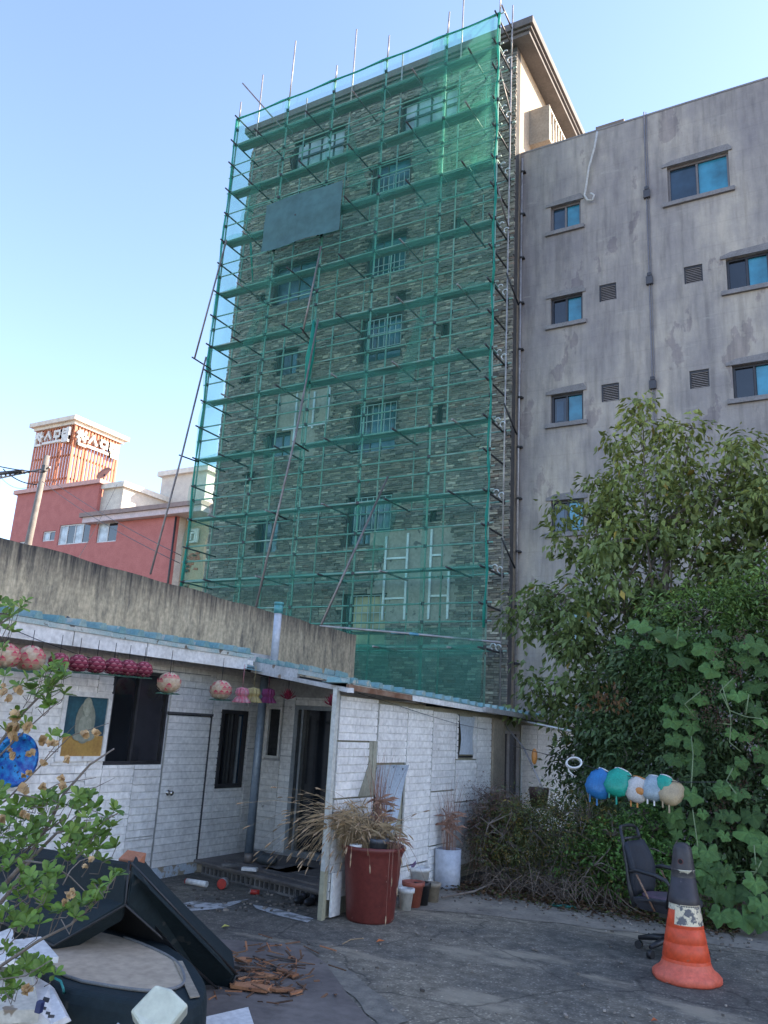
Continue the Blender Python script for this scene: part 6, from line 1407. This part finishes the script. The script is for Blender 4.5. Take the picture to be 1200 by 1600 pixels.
# ================================================================== JUNK BOARDS lower left
m_lam = M('white_laminate', (.72, .71, .70), (.64, .63, .62), 3, .4, world=True, spots=(12, .73, (.2, .16, .12)))
m_mdf = M('dirty_cream_board', (.60, .57, .50), (.50, .46, .39), 4, .7, world=True, spots=(9, .68, (.22, .17, .12)))
def board(pxs, th, mat, label, zs, name='white_board', rot=None, grp='discarded boards in the corner'):
    pts = [gz(x, y, z) for (x, y), z in zip(pxs, zs)]; n = (pts[1]-pts[0]).cross(pts[2]-pts[0]).normalized()
    if n.z > 0: n = -n
    return tag(MB().prism(pts, n*th).build(name, mat, bevel=.002), label, 'board', grp)
board([(-60, 1478), (64, 1463), (92, 1495), (-60, 1506)], .03, m_lam, 'white laminate board on top of the heap with a dark lower edge', (.52, .52, .5, .5))
board([(-60, 1512), (44, 1508), (52, 1525), (62, 1577), (-60, 1580)], .06, m_mdf, 'thick cream cabinet door under the top board, holding a dry bloom', (.42, .42, .41, .36, .36))
board([(50, 1522), (78, 1538), (104, 1588), (80, 1600), (-20, 1600), (60, 1580)], .04, m_lam, 'white panel with a rounded corner and a blue latch in the heap', (.36, .36, .30, .28, .28, .33), 'cabinet_panel')
board([(78, 1536), (96, 1538), (215, 1622), (60, 1640)], .02, m_lam, 'long white board sloping down along the upturned sofa', (.30, .30, .12, .14))
board([(278, 1598), (388, 1573), (410, 1640), (250, 1650)], .02, m_lam, 'white board with a yellow mark lying at the bottom edge of the view', (.14, .12, .1, .12))
board([(180, 1602), (198, 1580), (240, 1612), (190, 1640)], .02, M('pale_grey_board', (.6, .62, .65), None, 3, .5), 'small pale grey board wedged beside the mint box', (.26, .26, .22, .22))
board([(-60, 1625), (28, 1587), (32, 1640), (-60, 1660)], .015, m_mdf, 'narrow cream frame end in the bottom left corner', (.3, .3, .28, .28))
board([(-10, 1460), (20, 1448), (22, 1470), (-10, 1480)], .02, m_lam, 'small white board behind the top board at the left edge', (.56, .58, .55, .54))
o = thing('torn_papers', 'stack of torn white papers at the left edge by the tipped sofa', 'papers', gz(0, 1400, .7))
for k in range(6):
    pts = [P(-60+k*3, 1375+k*7, 3.1), P(4+k*2, 1388+k*6, 3.1), P(18-k*4, 1392+k*7, 3.1), P(8-k*3, 1402+k*7, 3.12), P(-60, 1410+k*7, 3.15)]; MB().prism(pts, Vector((0, .008, -.004))).build('paper_sheet', M('paper_white', (.72, .72, .76), None, 6, .7), o)
# mint plastic box corner
mc = P(250, 1582, 3.55)
o = MB()
o.prism([P(203, 1580, 3.02), P(243, 1538, 3.1), P(268, 1545, 3.14), P(295, 1571, 3.16), P(262, 1612, 3.1), P(225, 1612, 3.02)], Vector((-.1, .12, -.08)))
tag(o.build('mint_box', M('mint_plastic', (.60, .62, .51), (.55, .57, .47), 2, .4), bevel=.012), 'pale mint plastic box tilted in front of the upturned sofa', 'box')
p = gz(62, 1573, .4); tag(MB().rbox(p, (.03, .03, .05), (0, .1, .3)).build('blue_latch', M('navy_plastic', (.03, .04, .12), None, 4, .5), bevel=.004), 'small navy blue latch on the white cabinet panel', 'latch')
MBx = MB()
for (px, py) in ((72, 1562), (80, 1588), (75, 1583), (68, 1575)): MBx.rbox(gz(px, py, .36), (.03, .02, .012), (.2, .3, RNG.uniform(0, 3)))
tag(MBx.build('hardware_bits', m_dark), 'broken dark hinge bits on the cabinet panel corner', 'hinge')
p = P(383, 1588, 3.9); 

# ------------------------------------------------------------------ wood scraps and bark
m_scrap = M('orange_splinter', (.40, .18, .08), (.28, .12, .06), 7, .85, tint=True, world=True)
m_scrapd = M('grey_splinter', (.13, .10, .08), (.07, .055, .045), 7, .9, tint=True, world=True)
r = random.Random(41)
sc_pos = [(392, 1545, .28, .12, .3, 0, 'large flat orange wood piece near the sofa foot'), (420, 1525, .22, .07, .1, 0, 'orange bark strip in the middle of the scraps'), (450, 1522, .26, .08, -.2, 0, 'long orange bark slab pointing right'), (380, 1502, .12, .08, .9, 0, 'orange wood chunk beside the tipped sofa foot'), (440, 1548, .16, .05, .6, 0, 'thin orange splinter on the bare slab'), (462, 1552, .10, .03, 1.4, 0, 'short upright-looking splinter at the right of the scraps'),
          (400, 1510, .30, .03, .2, 1, 'dark grey stick across the scrap heap'), (415, 1503, .34, .02, -.3, 1, 'long thin dark stick at the top of the scraps'), (390, 1515, .22, .05, .5, 1, 'dark broken lath under the orange pieces'), (440, 1498, .28, .02, .1, 1, 'thin stick pointing towards the asphalt'), (375, 1525, .2, .06, 1.1, 1, 'dark wood offcut touching the sofa foot'), (430, 1513, .18, .03, -.5, 1, 'short dark stick between bark strips'), (405, 1538, .16, .04, .8, 0, 'small orange shard left of the splinters'), (370, 1540, .14, .05, .2, 0, 'orange shard partly under the sofa foot')]
for (px, py, L, W_, a, dk, lab) in sc_pos:
    p = gz(px, py, .03); n = r.choice((4, 5, 5, 6)); d = Vector((math.cos(a), math.sin(a), 0)); s = Vector((-d.y, d.x, 0)); poly = []
    for k in range(n):
        q = 2*math.pi*(k+.5)/n; poly.append(p+d*(L*.6*math.cos(q)*r.uniform(.75, 1.2))+s*(W_*.62*math.sin(q)*r.uniform(.6, 1.3)))
    o = MB().prism(poly, (r.uniform(-.003, .003), 0, r.uniform(.008, .02)), r.uniform(.8, 1.2)).build('wood_scrap', m_scrapd if dk else m_scrap); tag(o, lab, 'wood scrap', 'wood scraps by the sofa')
mb = MB()
for k in range(150):
    b_ = gz(r.gauss(415, 44), r.gauss(1522, 21), .02); L = r.uniform(.03, .16); w = r.uniform(.004, .016); mb.rbox((b_.x, b_.y, r.uniform(.02, .06)), (L, w, .006), (r.uniform(-.3, .3), r.uniform(-.3, .3), r.uniform(0, 3)), r.choice(((.25, .3, .35), (.4, .45, .5), (1, 1, 1), (.6, .7, .8))))
o = mb.build('splinters', m_scrap); tag(o, 'litter of small splinters and bark shreds among the wood scraps', 'splinters'); o['kind'] = 'stuff'
# ground litter
mbs = MB(); r = random.Random(50)
for k in range(420):
    x = r.uniform(-4.2, -.3); y = r.uniform(3.5, 9.6)
    if r.random() < .55: x = r.uniform(-4.2, -1.0); y = r.uniform(8.6, 9.7)
    s = r.uniform(.006, .02); mbs.rbox((x, y, s*.4+.005), (s*r.uniform(.7, 2), s, s*.7), (r.uniform(-.4, .4), r.uniform(-.4, .4), r.uniform(0, 3)), r.uniform(.4, 1.9))
for k in range(120):
    b_ = gz(r.uniform(290, 500), r.uniform(1390, 1425)); s = r.uniform(.008, .025); mbs.rbox((b_.x, b_.y, s*.4), (s*1.5, s, s*.7), (0, 0, r.uniform(0, 3)), r.uniform(.3, 1.5))
o = mbs.build('ground_litter', M('pebble', (.16, .14, .12), (.22, .19, .16), 5, .9, tint=True, world=True)); tag(o, 'small pebbles and crumbs scattered over the asphalt', 'gravel'); o['kind'] = 'stuff'
rs = np.random.default_rng(8); n = 3200
Q = np.stack([rs.uniform(-4.3, -1.2, n), 9.42+rs.normal(size=n)*.20, rs.uniform(.006, .05, n)], 1); col = np.where(rs.uniform(size=(n, 1)) < .7, np.array([1.0, .8, .65]), np.array([.7, 1.2, .5]))*rs.uniform(.4, 1.3, (n, 1))
o = leafmesh('fallen_leaves', Q, rs.normal(size=(n, 3))*np.array([1, 1, .15]), np.array([0, 0, 1.0])+rs.normal(size=(n, 3))*.4, .05, .028, foliage_mat('fallen_leaf', (.15, .10, .06)), None, 'stuff', col); tag(o, 'brown fallen leaves gathered along the foot of the bushes', 'leaves')
for (px, py, colr, lab, s) in ((352, 1449, (.45, .42, .10), 'single yellow-green leaf lying on the asphalt', .07), (594, 1472, (.60, .16, .04), 'curled orange leaf on the asphalt before the tub', .07), (1022, 1596, (.5, .12, .04), 'red-orange leaf at the bottom edge near the cone', .04), (862, 1408, (.3, .2, .1), 'brown curled leaf by the teal cloth', .06)):
    p = gz(px, py, .01); mb = MB(); a = r.uniform(0, 3); d = Vector((math.cos(a), math.sin(a), 0)); q = Vector((-d.y, d.x, 0))
    mb.add([p-d*s*.5, p-d*s*.1+q*s*.35+Vector((0, 0, .02)), p+d*s*.6+Vector((0, 0, .01)), p-q*s*.3+Vector((0, 0, .015))], [(0, 1, 2), (0, 2, 3)]); tag(mb.build('fallen_leaf', M('leaf_'+lab.split()[1], colr, None, 9, .7)), lab, 'leaf')
mb = MB(); c = gz(880, 1418, .01)
for k in range(3): mb.sphere(c+Vector((-.08+.09*k, .02*k, .012)), .06, 10, 6, sc=(1, .6, .25))
tag(mb.build('teal_cloth', M('teal_cloth', (.02, .17, .14), None, 20, .8, bp=.8, bsc=40)), 'crumpled teal cloth on the concrete by the bush', 'cloth')
mb = MB().tube([gz(535, 1475, .01), gz(548, 1468, .015), gz(568, 1466, .01)], .004, 5); tag(mb.build('bent_twig', m_straw), 'small bent twig on the asphalt before the tub', 'twig')
mb = MB().tube([gz(690, 1402, .03), gz(740, 1393, .05), gz(770, 1380, .06), gz(800, 1372, .1)], .012, 6); tag(mb.build('fallen_branch', m_bark), 'bare branch lying in the litter beside the white cylindrical pot', 'branch')
